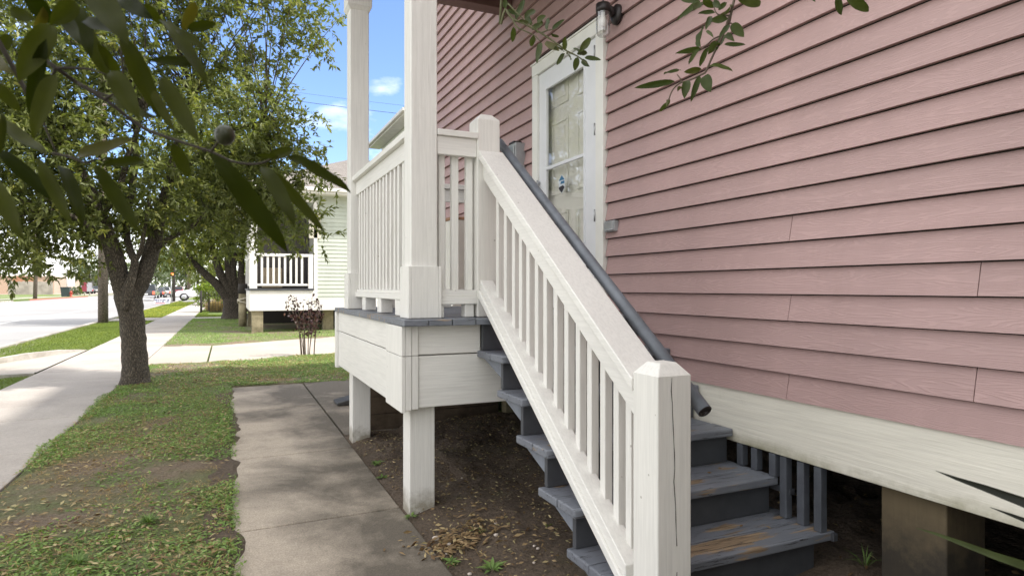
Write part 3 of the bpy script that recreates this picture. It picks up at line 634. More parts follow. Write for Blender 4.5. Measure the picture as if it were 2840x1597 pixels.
MB().box((W - 0.085, 5.07, 1.06), (W + 0.012, 5.245, 1.285)).build('box_body', M['grey_box'], ub, bevel=0.006)
MB().box((W - 0.098, 5.09, 1.12), (W - 0.0855, 5.225, 1.26)).build('cover', M['metal'], ub, bevel=0.004)
MB().box((W - 0.09, 5.10, 1.286), (W - 0.01, 5.21, 1.302)).build('top_clip', M['lamp_black'], ub, bevel=0.003)
MB().tube([(W - 0.03, 5.16, 1.06), (W - 0.03, 5.16, -0.16)], 0.014, 10).build('conduit', M['grey_box'], ub)
#@@PORCH
# ------------------------------------------------------------------ porch
PZ = -0.172; PF = 3.325; PB = 5.735; PL = 0.86
porch = empty('porch', (1.6, 4.5, G), 'white raised wooden porch with grey deck boards and posts at the pink house', 'porch')
mb = MB(); x = PL
widths = []
while x < W - 0.02:
    w_ = min(0.138 + random.uniform(-0.004, 0.004), W - 0.012 - x); mb.box((x + 0.0025, PF + random.uniform(-0.006, 0.006), PZ - 0.036), (x + w_ - 0.0025, PB, PZ + random.uniform(-0.0015, 0.0015))); x += w_
mb.build('deck', M['tread'], porch, bevel=0.006)
# skirts: two boards high on the front and on the street side, corner boards
zs, zmid, zb_ = PZ - 0.038, -0.374, -0.663
FY = 3.402; LX = 0.885
mb = MB(); mb.box((LX + 0.075, FY, zmid + 0.004), (1.330, FY + 0.035, zs)); mb.box((LX + 0.0755, FY + 0.002, zb_), (1.50, FY + 0.037, zmid - 0.003)); mb.build('front_skirt', M['white_x'], porch, bevel=0.004)
mb = MB(); mb.box((LX, 3.44, zmid + 0.003), (LX + 0.035, 5.66, zs)); mb.box((LX, 3.44, zb_ - 0.012), (LX + 0.036, 5.66, zmid - 0.003)); mb.build('side_skirt', M['white_y'], porch, bevel=0.004)
mb = MB(); mb.box((LX - 0.022, FY - 0.018, zmid + 0.0015), (LX - 0.001, FY + 0.36, zs - 0.001)); mb.box((LX - 0.022, FY - 0.018, zb_ - 0.018), (LX - 0.001, FY + 0.36, zmid - 0.0015))
mb.box((LX, FY - 0.016, zmid + 0.0015), (LX + 0.034, FY + 0.03, zs)); mb.box((LX, FY - 0.016, zb_ - 0.008), (LX + 0.034, FY + 0.03, zmid - 0.0015))
mb.box((LX + 0.036, FY - 0.010, zmid + 0.001), (LX + 0.074, FY + 0.034, zs)); mb.box((LX + 0.036, FY - 0.010, zb_ - 0.005), (LX + 0.074, FY + 0.034, zmid - 0.001))
mb.build('corner_board', M['white_v'], porch, bevel=0.003)
mb = MB(); mb.box((LX - 0.02, 5.662, zmid + 0.001), (LX + 0.03, 5.745, zs)); mb.box((LX - 0.02, 5.662, zb_ - 0.03), (LX + 0.03, 5.745, zmid - 0.001)); mb.build('corner_board', M['white_v'], porch, bevel=0.003)
mb = MB(); mb.box((LX + 0.04, 5.70, zb_), (W - 0.0, 5.735, zs)); mb.build('back_skirt', M['white_x'], porch)
for y_ in (3.46, 4.2, 5.0): MB().box((LX + 0.04, y_ + 0.15, PZ - 0.19), (W - 0.005, y_ + 0.19, PZ - 0.0375)).build('joist', M['raw_wood'], porch)
# support posts under the deck
for (x0, y0, w_, h) in ((0.928, 3.462, 0.148, G - 0.03), (0.935, 5.275, 0.15, G - 0.03)):
    MB().box((x0, y0, h), (x0 + w_, y0 + 0.145, zs + 0.0)).build('support_post', M['white_v'], porch, bevel=0.006)
# roof posts with boxed bases and capitals
ZR = 2.56
for (x0, y0, ztop) in ((0.935, 3.460, ZR), (0.918, 5.285, ZR)):
    p = MB().box((x0, y0, PZ + 0.002), (x0 + 0.155, y0 + 0.15, ztop)).build('post', M['white_v'], porch, bevel=0.007)
    mb = MB(); o_ = 0.019
    mb.box((x0 - o_, y0 - o_, PZ + 0.0015), (x0 - 0.001, y0 + 0.15 + o_, 0.122)); mb.box((x0 + 0.156, y0 - o_, PZ + 0.0015), (x0 + 0.155 + o_, y0 + 0.15 + o_, 0.121))
    mb.box((x0 - 0.0005, y0 - o_, PZ + 0.0025), (x0 + 0.1555, y0 - 0.001, 0.123)); mb.box((x0 - 0.0005, y0 + 0.151, PZ + 0.0025), (x0 + 0.1555, y0 + 0.15 + o_, 0.123))
    mb.build('post_base', M['white_v'], p, bevel=0.003)
    mb = MB(); q = 0.022; zc_ = ztop - 0.235
    mb.add([(x0 - 0.003, y0 - 0.003, zc_ - 0.03), (x0 + 0.158, y0 - 0.003, zc_ - 0.03), (x0 + 0.158, y0 + 0.153, zc_ - 0.03), (x0 - 0.003, y0 + 0.153, zc_ - 0.03),
            (x0 - q, y0 - q, zc_), (x0 + 0.155 + q, y0 - q, zc_), (x0 + 0.155 + q, y0 + 0.15 + q, zc_), (x0 - q, y0 + 0.15 + q, zc_)],
           [(3, 2, 1, 0), (0, 1, 5, 4), (1, 2, 6, 5), (2, 3, 7, 6), (3, 0, 4, 7), (4, 5, 6, 7)])
    mb.box((x0 - q, y0 - q, zc_ + 0.0005), (x0 + 0.155 + q, y0 + 0.15 + q, ztop - 0.002)); mb.build('capital', M['white_v'], p, bevel=0.003)
mb = MB(); mb.box((0.84, 5.33, ZR), (W - 0.001, 5.48, ZR + 0.24)); mb.build('roof_beam', M['brown_paint'], porch, bevel=0.004)
mb = MB(); mb.box((0.84, 3.40, ZR), (W - 0.001, 3.55, ZR + 0.24)); mb.build('roof_beam', M['brown_paint'], porch, bevel=0.004)
mb = MB(); mb.box((0.84, 3.55, ZR), (0.99, 5.33, ZR + 0.24)); mb.build('roof_beam', M['brown_paint'], porch, bevel=0.004)
mb = MB(); mb.box((0.70, 3.2, ZR + 0.241), (W - 0.001, 5.62, ZR + 0.27)); mb.build('porch_ceiling', M['brown_paint'], porch)
mb = MB(); mb.prism([(0.55, ZR + 0.271), (W - 0.001, ZR + 0.271), (W - 0.001, ZR + 0.75)], 1, 3.12, 5.70); mb.build('porch_roof', M['shingle'], porch)
# street side railing
# street side railing (rails are the part, balusters its sub-parts)
ry0, ry1 = 3.612, 5.284
mb = MB()
mb.box((0.935, ry0, 0.873), (1.075, ry1, 0.914)); mb.box((0.967, ry0, 0.762), (1.003, ry1, 0.8725))
side_rail = mb.build('side_railing', M['white_y'], porch, bevel=0.004); mb = MB()
mb.box((0.955, ry0 + 0.02, -0.072), (1.045, ry1 - 0.02, -0.034)); mb.box((0.965, ry0 + 0.02, -0.0335), (1.03, ry1 - 0.02, -0.012))
for y_ in (3.80, 4.32, 4.86): mb.box((0.958, y_, PZ + 0.002), (1.04, y_ + 0.12, -0.0725))
mb.build('bottom_rail', M['white_y'], side_rail, bevel=0.004)
for i in range(15):
    y_ = 3.665 + i * 0.1075
    MB().box((0.972 + random.uniform(-.002, .002), y_, -0.0115), (1.008, y_ + 0.036, 0.8)).build('baluster', M['white_v'], side_rail, bevel=0.003)
# far railing of the porch
mb = MB(); mb.box((1.075, 5.30, 0.873), (W - 0.01, 5.43, 0.914)); mb.box((1.075, 5.34, 0.762), (W - 0.012, 5.376, 0.8725)); back_rail = mb.build('back_railing', M['white_x'], porch, bevel=0.004); mb = MB(); mb.box((1.08, 5.31, -0.072), (W - 0.014, 5.40, -0.012))
for x_ in (1.2, 1.7, 2.2): mb.box((x_, 5.315, PZ + 0.002), (x_ + 0.1, 5.395, -0.0725))
mb.build('bottom_rail', M['white_x'], back_rail, bevel=0.004)
for i in range(11):
    x_ = 1.16 + i * 0.112
    MB().box((x_, 5.337, -0.0115), (x_ + 0.036, 5.373, 0.8)).build('baluster', M['white_v'], back_rail, bevel=0.003)
# short front railing between the post and the upper newel
mb = MB()
mb.box((1.092, 3.455, 0.872), (1.340, 3.60, 0.908)); mb.box((1.092, 3.470, 0.765), (1.334, 3.505, 0.8715))
front_rail = mb.build('front_railing', M['white_x'], porch, bevel=0.004); mb = MB()
mb.box((1.11, 3.468, -0.050), (1.335, 3.54, -0.012)); mb.box((1.11, 3.463, -0.094), (1.335, 3.55, -0.0505))
mb.box((1.113, 3.475, PZ + 0.002), (1.135, 3.545, -0.0945)); mb.box((1.262, 3.475, PZ + 0.002), (1.318, 3.545, -0.0945))
mb.build('bottom_rail', M['white_x'], front_rail, bevel=0.004)
for (a, b) in ((1.114, 1.150), (1.192, 1.234), (1.282, 1.322)):
    MB().box((a, 3.508, -0.0115), (b, 3.543, 0.80)).build('baluster', M['white_v'], front_rail, bevel=0.003)

# ------------------------------------------------------------------ staircase
TF = [3.035, 2.785, 2.525, 2.265, 2.005]; TZ = [-0.357, -0.541, -0.729, -0.912, -1.095]
stair = empty('staircase', (1.9, 2.7, G), 'worn grey wooden porch steps with white railing and peeling paint', 'stairs')
prev = PF
TXL = 1.305
for i, (yf, z_) in enumerate(zip(TF, TZ)):
    yb_ = prev + 0.077; xr = W - 0.006 if i < 3 else (2.435 if i == 3 else 2.50); d_ = (yb_ - yf)
    mb = MB(); mb.box((TXL + random.uniform(-.006, .006), yf, z_ - 0.04), (xr, yf + d_ * 0.46 - 0.003, z_)); mb.box((TXL + random.uniform(-.006, .006), yf + d_ * 0.46 + 0.003, z_ - 0.04), (xr - 0.004, yb_, z_ - 0.001))
    mb.build('tread', M['tread'], stair, bevel=0.007); prev = yf
ups = [PZ] + TZ; fr = [PF] + TF
for i in range(6):
    zt = ups[i] - (0.0375 if i == 0 else 0.0405); zb2 = (TZ[i] + 0.0008) if i < 5 else G - 0.02; yr = fr[i] + 0.045
    MB().box((1.332, yr, zb2), (W + (-0.006 if i < 4 else 0.02), yr + 0.029, zt)).build('riser', M['riser' if i else 'riser'], stair, bevel=0.003)
for xs in (1.345, 2.30):                                 # saw-toothed stringer: seats under the treads, the rest runs inside risers and treads
    front = []; back = []
    for i in range(5):
        zi = TZ[i] - 0.0405
        front += [(fr[i] + 0.055, zi), (fr[i + 1] + 0.055, zi)]
        back += [(fr[i] + 0.073, zi - 0.0015), (fr[i + 1] + 0.0735, zi - 0.095)]
    pts = [(fr[0] + 0.055, PZ - 0.06)] + front + [(fr[5] + 0.055, G - 0.03), (fr[5] + 0.0735, G - 0.03)] + back[::-1] + [(fr[0] + 0.073, PZ - 0.06)]
    mb = MB(); mb.prism(pts, 0, xs, xs + 0.042); mb.build('stringer', M['stringer'], stair)
# white railing: newels, sloped cap, sub rail, bottom rail, balusters
def newel(x0, y0, zb_, zsh, ztop, s=0.142):
    mb = MB(); mb.box((x0, y0, zb_), (x0 + s, y0 + s, zsh - 0.002)); k = 0.036
    a = [(x0, y0, zsh - 0.002), (x0 + s, y0, zsh - 0.002), (x0 + s, y0 + s, zsh - 0.002), (x0, y0 + s, zsh - 0.002)]
    b = [(x0 + k, y0 + k, ztop), (x0 + s - k, y0 + k, ztop), (x0 + s - k, y0 + s - k, ztop), (x0 + k, y0 + s - k, ztop)]
    n = len(mb.v); mb.f.pop(1); mb.sm.pop(); mb.att.pop()
    mb.add(b, []); mb.f += [(4, 5, n + 1, n), (5, 6, n + 2, n + 1), (6, 7, n + 3, n + 2), (7, 4, n, n + 3), (n, n + 1, n + 2, n + 3)]; mb.sm += [False] * 5; mb.att += [0] * 5
    return mb
M['newel'] = wood_paint('white newel paint', (0.80, 0.785, 0.74), 2, dirt_amt=0.15)
newel(1.335, 3.460, PZ + 0.002, 0.995, 1.030).build('newel_post', M['newel'], stair, bevel=0.005)
low = newel(1.342, 1.770, G - 0.05, -0.303, -0.262, 0.145).build('newel_post', M['newel'], stair, bevel=0.005)
mb = MB()                                                # the long drying crack down the front of the lower newel
zc = -0.31; xk = 1.402; pts = []
while zc > -1.25: pts.append((xk, zc)); zc -= 0.045; xk += random.uniform(-0.004, 0.0062)
L_ = len(pts)
crk = plain('dark crack timber', (0.05, 0.042, 0.035), 0.9)  # thin dark strips laid on the face as the crack
for i in range(L_ - 1):
    if i == 13: mb.build('crack', crk, low); mb = MB()
    if i in (13, 14): continue
    wa = 0.0008 + 0.0011 * abs(math.sin(i * 1.3)); wb = 0.0008 + 0.0011 * abs(math.sin((i + 1) * 1.3))
    (xa, za2), (xb2, zb3) = pts[i], pts[i + 1]
    mb.add([(xa - wa, 1.7692, za2), (xa + wa, 1.7692, za2), (xb2 + wb, 1.7692, zb3), (xb2 - wb, 1.7692, zb3)], [(0, 3, 2, 1)])
mb.build('crack', crk, low)
SL = 0.734
def sl(y, z_at, y_at=3.46, s=SL): return z_at - s * (y_at - y)
ya_, yb2 = 1.916, 3.459
mb = MB(); mb.prism([(ya_, sl(ya_, 0.806) - 0.046), (yb2, 0.806 - 0.046), (yb2, 0.806), (ya_, sl(ya_, 0.806))], 0, 1.337, 1.495)
cap = mb.build('stair_railing', M['white_y'], stair, bevel=0.004)
mb = MB(); mb.prism([(ya_, sl(ya_, 0.76) - 0.118), (yb2, 0.76 - 0.118), (yb2, 0.7595), (ya_, sl(ya_, 0.7595))], 0, 1.368, 1.404); mb.build('sub_rail', M['white_y'], cap, bevel=0.003)
S2 = 0.722; zl = 0.047
mb = MB(); mb.prism([(1.97, sl(1.97, zl, 3.46, S2) - 0.06), (3.455, zl - 0.06), (3.455, zl), (1.97, sl(1.97, zl, 3.46, S2))], 0, 1.348, 1.43)
mb.prism([(1.94, sl(1.94, zl, 3.46, S2) - 0.105), (3.455, zl - 0.105), (3.455, zl - 0.0605), (1.94, sl(1.94, zl, 3.46, S2) - 0.0605)], 0, 1.336, 1.438)
mb.build('bottom_rail', M['white_y'], cap, bevel=0.004)
for y_ in (3.352, 3.24, 3.129, 3.039, 2.948, 2.85, 2.756, 2.649, 2.545, 2.441, 2.343, 2.238, 2.14, 2.055, 1.957):
    y1_ = y_; y0_ = y_ - 0.038
    MB().prism([(y0_, sl(y0_, zl, 3.46, S2) - 0.02), (y1_, sl(y1_, zl, 3.46, S2) - 0.02), (y1_, sl(y1_, 0.66)), (y0_, sl(y0_, 0.66))], 0, 1.366 + 0.039, 1.366 + 0.076).build('baluster', M['white_v'], cap, bevel=0.003)
# grey slats closing the gap beside the lowest steps
mb = MB(); mb.box((2.437, 2.20, -0.985), (2.47, 2.56, -0.955)); mb.box((2.47, 1.99, -1.135), (2.50, 2.56, -1.10))
slat_rail = mb.build('slat_guard', M['riser'], stair, bevel=0.004)
for (y_, zb3, x_) in ((2.475, -0.912, 2.405), (2.378, -0.912, 2.405), (2.262, -0.912, 2.405), (2.205, -1.095, 2.415), (2.105, -1.095, 2.415), (2.012, -1.095, 2.415)):
    MB().box((x_, y_ - 0.002, zb3 + 0.001), (x_ + 0.04, y_ + 0.038, -0.80 if x_ < 2.41 else -0.802)).build('slat', M['slat_grey'], slat_rail, bevel=0.004)
# round grey handrail with brackets
hr = empty('handrail', (1.57, 2.7, 0.2), 'round grey painted handrail sloping down beside the white stair rail', 'handrail')
hp = [onX(1383, 392, 1.555), onX(1955, 1140, 1.555)]
hp[0] = Vector(hp[0]); hp[1] = Vector(hp[1]); dv = (hp[1] - hp[0]).normalized()
MB().tube([hp[0], hp[0] + dv * 0.02, hp[0] + dv * 1.0, hp[1]], [0.023, 0.027, 0.027, 0.027], 18).build('pipe', M['rail_grey'], hr)
MB().lathe([(0.0265, 0.0), (0.018, 0.001), (0.017, -0.02), (0.001, -0.021)], (0, 0, 0), 2, 18).build('pipe_end', M['lamp_black'], hr)  # dark disc stands in for the shade inside the open pipe
pe = hr.children[-1]; pe.location = hp[1] - Vector(hr.location) + dv * 0.001; pe.rotation_euler = dv.to_track_quat('Z', 'Y').to_euler()
pe.data.transform(Matrix.Translation(Vector(hr.location)))
for t in (0.15, 0.55, 0.95, 1.35, 1.75, 2.1):
    p = hp[0] + dv * t; MB().tube([(1.49, p.y, p.z - 0.055), (1.53, p.y, p.z - 0.05), (1.552, p.y, p.z - 0.018)], 0.009, 8).build('bracket', M['lamp_black'], hr)

# timber border and stub post under the porch
mb = MB(); yb3 = 5.70
mb.box((1.06, yb3, G - 0.03), (2.42, yb3 + 0.09, G + 0.14)); mb.box((1.06, yb3 + 0.004, G + 0.143), (2.42, yb3 + 0.094, G + 0.30)); mb.box((1.06, yb3 + 0.001, G + 0.303), (2.42, yb3 + 0.091, G + 0.45))
tag(mb.build('timber_border', M['raw_wood'], None, (1.7, 5.7, G), bevel=0.006), 'stacked dark timber boards behind the bare soil under the porch', 'timber edging')
p = onZ(1385, 1160, G)
MB().box((p[0], 5.55, G - 0.02), (p[0] + 0.16, 5.66, zb_ - 0.03)).build('stub_post', M['post_wood'], porch, bevel=0.005)
# dark wedge block on the slab by the far post
mb = MB(); c = onZ(955, 1118, G); cx_, cy_ = c[0] + 0.03, c[1]
mb.prism([(cx_ - 0.13, G + 0.006), (cx_ + 0.10, G + 0.006), (cx_ + 0.10, G + 0.085), (cx_ - 0.13, G + 0.035)], 1, cy_ - 0.16, cy_ + 0.12)
tag(mb.build('splash_block', plain('dark slate block', (0.045, 0.043, 0.04), 0.6), None, (cx_, cy_, G), bevel=0.008), 'dark wedge shaped block on the slab beside the far porch post', 'block')

wc = empty('white_cabinet', (2.25, 6.8, G), 'white rust edged metal cabinet standing by the siding beyond the porch', 'cabinet')
MB().box((2.10, 6.15, G - 0.02), (2.385, 7.35, 0.70)).build('cabinet_body', plain('white cabinet enamel', (0.72, 0.70, 0.64), 0.45, 0, 0.06), wc, bevel=0.006)
MB().box((2.09, 6.14, 0.701), (2.388, 7.36, 0.73)).build('cabinet_top', plain('rusty edge', (0.30, 0.17, 0.10), 0.7, 0, 0.6, 14), wc, bevel=0.004)

#@@NEIGHBOUR
# ------------------------------------------------------------------ pale green house
NY = 19.2
gh = empty('neighbour_house', (4.0, 22.0, G), 'pale green house on posts with white railed porch and brown shingle roof', 'house')
gx0, gx1, gxe = 0.56, 2.30, 8.0
mb = MB(); mb.box((gx0, NY, -0.65), (gx1, NY + 0.06, -0.07)); mb.box((gx0, NY + 0.06, -0.65), (gx0 + 0.06, NY + 4, -0.07)); mb.box((gx1, NY + 0.12, -0.66), (gxe, NY + 0.2, -0.36))
mb.build('skirt', M['white_x'], gh, bevel=0.01)
MB().box((gx0 - 0.04, NY - 0.04, -0.068), (gx1, NY + 4, -0.02)).build('porch_deck', M['riser'], gh)
mb = MB(); ex = 0.115; z_ = -0.36
while z_ < 2.72:
    mb.add([(gx1 + 0.05, NY + 0.145, z_), (gxe, NY + 0.145, z_), (gxe, NY + 0.16, z_ + ex), (gx1 + 0.05, NY + 0.16, z_ + ex), (gx1 + 0.05, NY + 0.17, z_), (gxe, NY + 0.17, z_)], [(0, 1, 2, 3), (4, 5, 1, 0)], False, random.random()); z_ += ex
mb.build('siding', M['green_siding'], gh, attr='board')
mb = MB(); mb.box((gx1 + 0.06, NY + 0.18, -0.36), (gxe, NY + 9, 2.75)); mb.build('wall', M['green_siding'], gh, attr='board')
mb = MB(); mb.box((gx1, NY + 0.02, -0.36), (gx1 + 0.10, NY + 0.2, 2.55)); mb.build('corner_board', M['white_v'], gh)
mb = MB(); mb.box((gx0, NY, -0.019), (gx0 + 0.20, NY + 0.2, 2.5)); mb.build('post', M['white_v'], gh, bevel=0.01)
mb = MB(); mb.box((gx0 + 0.0, NY + 3.8, -0.019), (gx0 + 0.20, NY + 4.0, 2.5)); mb.build('post', M['white_v'], gh, bevel=0.01)
MB().box((gx1 + 0.03, NY + 0.3, -0.019), (gx1 + 0.058, NY + 4, 2.5)).build('porch_wall', plain('dim grey porch wall', (0.25, 0.25, 0.22), 0.7), gh)
mb = MB(); mb.box((gx0 + 0.2, NY + 0.04, 0.90), (gx1 - 0.01, NY + 0.13, 0.98)); mb.box((gx0 + 0.2, NY + 0.05, 0.06), (gx1 - 0.01, NY + 0.12, 0.12))
mb.box((gx0 + 0.05, NY + 0.2, 0.90), (gx0 + 0.13, NY + 3.8, 0.98)); mb.box((gx0 + 0.05, NY + 0.2, 0.06), (gx0 + 0.13, NY + 3.8, 0.12)); mb.box((gx1 - 0.15, NY + 0.03, -0.018), (gx1 - 0.02, NY + 0.15, 0.98))
nr = mb.build('railing', M['white_x'], gh, bevel=0.006)
for i in range(8): MB().box((gx0 + 0.30 + i * 0.155, NY + 0.06, 0.10), (gx0 + 0.36 + i * 0.155, NY + 0.11, 0.92)).build('baluster', M['white_v'], nr)
for i in range(14): MB().box((gx0 + 0.07, NY + 0.4 + i * 0.245, 0.10), (gx0 + 0.11, NY + 0.45 + i * 0.245, 0.92)).build('baluster', M['white_v'], nr)
MB().box((gx0 + 0.25, NY + 2.2, -0.019), (gx1 + 0.02, NY + 2.3, 2.5)).build('porch_wall', plain('shade painted porch wall', (0.10, 0.09, 0.085), 0.7), gh)  # back wall added to darken the porch, interior shade painted as its colour
MB().box((gx0 + 0.42, NY + 1.7, 0.0), (gx0 + 1.0, NY + 2.1, 0.62)).build('porch_chest', plain('tan porch chest', (0.4, 0.32, 0.22), 0.7), gh, bevel=0.02)
nd = MB().box((gx1 + 0.0, NY + 1.4, -0.018), (gx1 + 0.028, NY + 2.3, 2.05)).build('door', plain('dark porch door', (0.05, 0.045, 0.05), 0.4), gh)
for (x_, y_) in ((gx0 + 0.06, NY + 0.05), (2.62, NY + 0.45), (gx0 + 0.06, NY + 3.6), (4.4, NY + 0.45), (6.4, NY + 0.45)): 
    MB().box((x_, y_, G - 0.05), (x_ + 0.30, y_ + 0.28, -0.651)).build('pier', M['post_wood'], gh, bevel=0.01)
MB().box((gx0 + 0.3, NY + 5.0, G), (gxe, NY + 5.1, -0.66)).build('crawlspace_wall', M['dark'], gh)
mb = MB(); e = 0.28; rz = 2.72                            # hip roof with white fascia
x0, x1, y0, y1 = gx0 - e, gxe + e, NY - e, NY + 9 + e
mb.add([(x0, y0, rz + 0.16), (x1, y0, rz + 0.16), (x1, y1, rz + 0.16), (x0, y1, rz + 0.16), (x0 + 3.9, y0 + 3.9, rz + 1.9), (x1 - 3.9, y0 + 3.9, rz + 1.9)], [(0, 1, 5, 4), (1, 2, 5), (2, 3, 4, 5), (3, 0, 4)])
mb.build('roof', M['shingle'], gh)
mb = MB(); mb.box((x0, y0, rz), (x1, y0 + 0.03, rz + 0.155)); mb.box((x0, y0 + 0.03, rz), (x0 + 0.03, y1, rz + 0.155)); mb.box((x0 + 0.03, y0 + 0.03, rz + 0.001), (x1, NY + 0.3, rz + 0.03)); mb.box((x0 + 0.03, NY + 0.3, rz + 0.001), (gx0 + 0.3, y1, rz + 0.03)); mb.box((gx0 + 0.3, NY + 0.3, rz - 0.0), (gx1, NY + 4.2, rz + 0.028))
mb.box((x0 - 0.06, y0 - 0.07, rz + 0.07), (x1, y0 - 0.001, rz + 0.165)); mb.box((gx0, NY, 2.5), (gx1, NY + 0.2, rz - 0.001))
mb.build('fascia', M['white_x'], gh, bevel=0.01)
p = onY(862, 620, NY)
mtr = empty('utility_box', (p[0], NY, 1.5), 'beige utility box with a cable on the pale green wall', 'utility box')
a = onY(848, 588, NY); b = onY(858, 660, NY)
MB().box((a[0] + 0.1, NY + 0.02, b[2]), (a[0] + 0.42, NY + 0.143, a[2])).build('box_body', plain('beige enamel', (0.62, 0.58, 0.48), 0.5), mtr, bevel=0.01)
MB().tube([(a[0] + 0.24, NY + 0.1, b[2]), (a[0] + 0.24, NY + 0.1, -0.3)], 0.022, 8).build('cable', M['dark'], mtr)

# two storey white house whose street eave shows between the porch posts
eh = empty('eaved_house', (9, 26, G), 'tall white two storey house with grey gutter behind the green house', 'house')
EX, EZ = 5.2, 5.63; ey0, ey1 = 19.9, 25.65
mb = MB(); mb.box((EX + 0.45, ey0 + 0.3, 2.9), (EX + 7, ey1 - 0.3, EZ - 0.02)); mb.build('wall', sheet_mat('pale wall paint', (0.66, 0.70, 0.62)), eh)
mb = MB(); mb.box((EX, ey0, EZ - 0.02), (EX + 0.03, ey1, EZ + 0.16)); mb.box((EX + 0.03, ey0, EZ - 0.015), (EX + 0.46, ey1, EZ + 0.01)); mb.box((EX - 0.10, ey0, EZ + 0.04), (EX - 0.001, ey1, EZ + 0.15)); mb.box((EX + 0.03, ey1 - 0.03, EZ + 0.011), (EX + 7, ey1, EZ + 0.16)); mb.build('gutter', plain('gutter enamel', (0.55, 0.54, 0.50), 0.4), eh, bevel=0.01)
mb = MB(); mb.add([(EX - 0.05, ey0, EZ + 0.17), (EX + 7.4, ey0, EZ + 0.17), (EX + 7.4, ey1 + 0.1, EZ + 0.17), (EX - 0.05, ey1 + 0.1, EZ + 0.17), (EX + 3.5, ey0 + 2.6, EZ + 1.2), (EX + 3.5, ey1 - 2.6, EZ + 1.2)], [(0, 1, 4), (1, 2, 5, 4), (2, 3, 5), (3, 0, 4, 5)]); mb.build('roof', M['shingle'], eh)
for y_ in (20.8, 22.9, 24.3):
    wf = MB().box((EX + 0.42, y_, 4.2), (EX + 0.449, y_ + 0.85, 5.35)).build('window', M['trim_white'], eh)
    MB().box((EX + 0.412, y_ + 0.07, 4.28), (EX + 0.419, y_ + 0.78, 5.28)).build('pane', M['car_glass'], wf)

# post wound with rope beside the green house, little shrub on the driveway edge
p = onZ(673, 905, G); px_, py_ = p[0], p[1]
bp = empty('bollard', (px_, py_, G), 'short dark wooden post wound with pale hose beside the green house porch', 'bollard')
MB().tube([(px_, py_, G - 0.05), (px_, py_, G + 1.1)], [0.13, 0.125], 12).build('post', M['post_wood'], bp)
MB().tube([(px_, py_, G + 1.1), (px_, py_, G + 1.42)], [0.15, 0.14], 12).build('cap', M['dark'], bp)
hl = []
for i in range(60):
    a = i * 0.22; hl.append((px_ + math.cos(a) * 0.15, py_ + math.sin(a) * 0.15, G + 0.5 + 0.25 * math.sin(i * 0.07) + i * 0.008))
MB().tube(hl, 0.025, 6).build('hose', plain('pale hose', (0.42, 0.38, 0.3), 0.7), bp)
#@@TREES
# ------------------------------------------------------------------ street trees
def limb_tree(mb, paths, Y, rough=0.12, sides=10):
    for pts, radii in paths:
        P = [Vector(q) for q in px_path(pts, Y)]; n = len(P)
        fine = []; fr_ = []
        for i in range(n - 1):
            p0 = P[max(i - 1, 0)]; p1 = P[i]; p2 = P[i + 1]; p3 = P[min(i + 2, n - 1)]
            for t in [k / 4 for k in range(4)]:
                fine.append(0.5 * ((2 * p1) + (p2 - p0) * t + (2 * p0 - 5 * p1 + 4 * p2 - p3) * t * t + (3 * p1 - p0 - 3 * p2 + p3) * t ** 3)); fr_.append(radii[i] * (1 - t) + radii[i + 1] * t)
        fine.append(P[-1]); fr_.append(radii[-1]); mb.tube(fine, fr_, sides, rough=rough)
def px_blobs(L, Y): return [tuple(onY(x, y, Y + dy)) + (r,) for (x, y, dy, r) in L]
def twigs(mb, P, tw, skel, n, r=0.006):
    idx = rng.choice(len(P), n, replace=False); sk = np.array(skel)
    for i in idx:
        q = sk[np.argmin(((sk - P[i]) ** 2).sum(1) * (1 + 0.5 * rng.random(len(sk))))]; m_ = (P[i] + q) / 2 + rng.normal(size=3) * 0.12
        mb.tube(bez(q, m_, P[i] + tw[i] * 0.1, 5), [r * 2.2, r * 1.8, r * 1.4, r, r * 0.6], 5, cap=False)
TY = 9.72
tp = onZ(375, 1066, G)
oak = empty('oak_tree', (tp[0], TY, G), 'forked oak street tree with rough bark between pavement and lawn', 'tree')
mb = MB()
paths = [([(376, 1074), (375, 1050), (374, 1000), (371, 940), (365, 880), (357, 830), (352, 805)], [0.225, 0.172, 0.153, 0.146, 0.149, 0.165, 0.155]),
         ([(352, 835), (335, 780, -.05), (322, 730, -.1), (308, 680, -.15), (280, 600, -.2), (225, 480, -.2), (150, 360, -.3)], [0.12, 0.116, 0.107, 0.10, 0.08, 0.055, 0.03]),
         ([(364, 830), (385, 790), (405, 745), (423, 690, .1), (436, 630, .1), (462, 520, .2), (498, 380, .2), (560, 200, .2)], [0.115, 0.115, 0.106, 0.098, 0.085, 0.06, 0.045, 0.025]),
         ([(345, 860, -.14), (355, 800, -.16), (368, 760, -.17), (374, 725, -.15), (360, 690, -.1), (350, 620), (372, 480), (380, 300)], [0.05, 0.06, 0.052, 0.048, 0.045, 0.045, 0.04, 0.025]),
         ([(420, 700, .1), (445, 678, 0), (480, 655, -.1), (530, 630, -.2), (600, 560, -.3)], [0.05, 0.04, 0.035, 0.03, 0.015]),
         ([(374, 725, -.15), (392, 690, -.2), (400, 640, -.25), (415, 560, -.3)], [0.035, 0.03, 0.025, 0.015]),
         ([(308, 680, -.15), (280, 650, -.3), (200, 600, -.5), (100, 570, -.6)], [0.05, 0.04, 0.03, 0.015]),
         ([(462, 520, .2), (540, 440, .1), (650, 360, 0), (780, 330, -.1)], [0.04, 0.035, 0.025, 0.01]),
         ([(280, 600, -.2), (330, 520, -.3), (360, 420, -.4), (420, 250, -.4)], [0.05, 0.04, 0.03, 0.015])]
limb_tree(mb, paths, TY, 0.10, 12)
skel = []
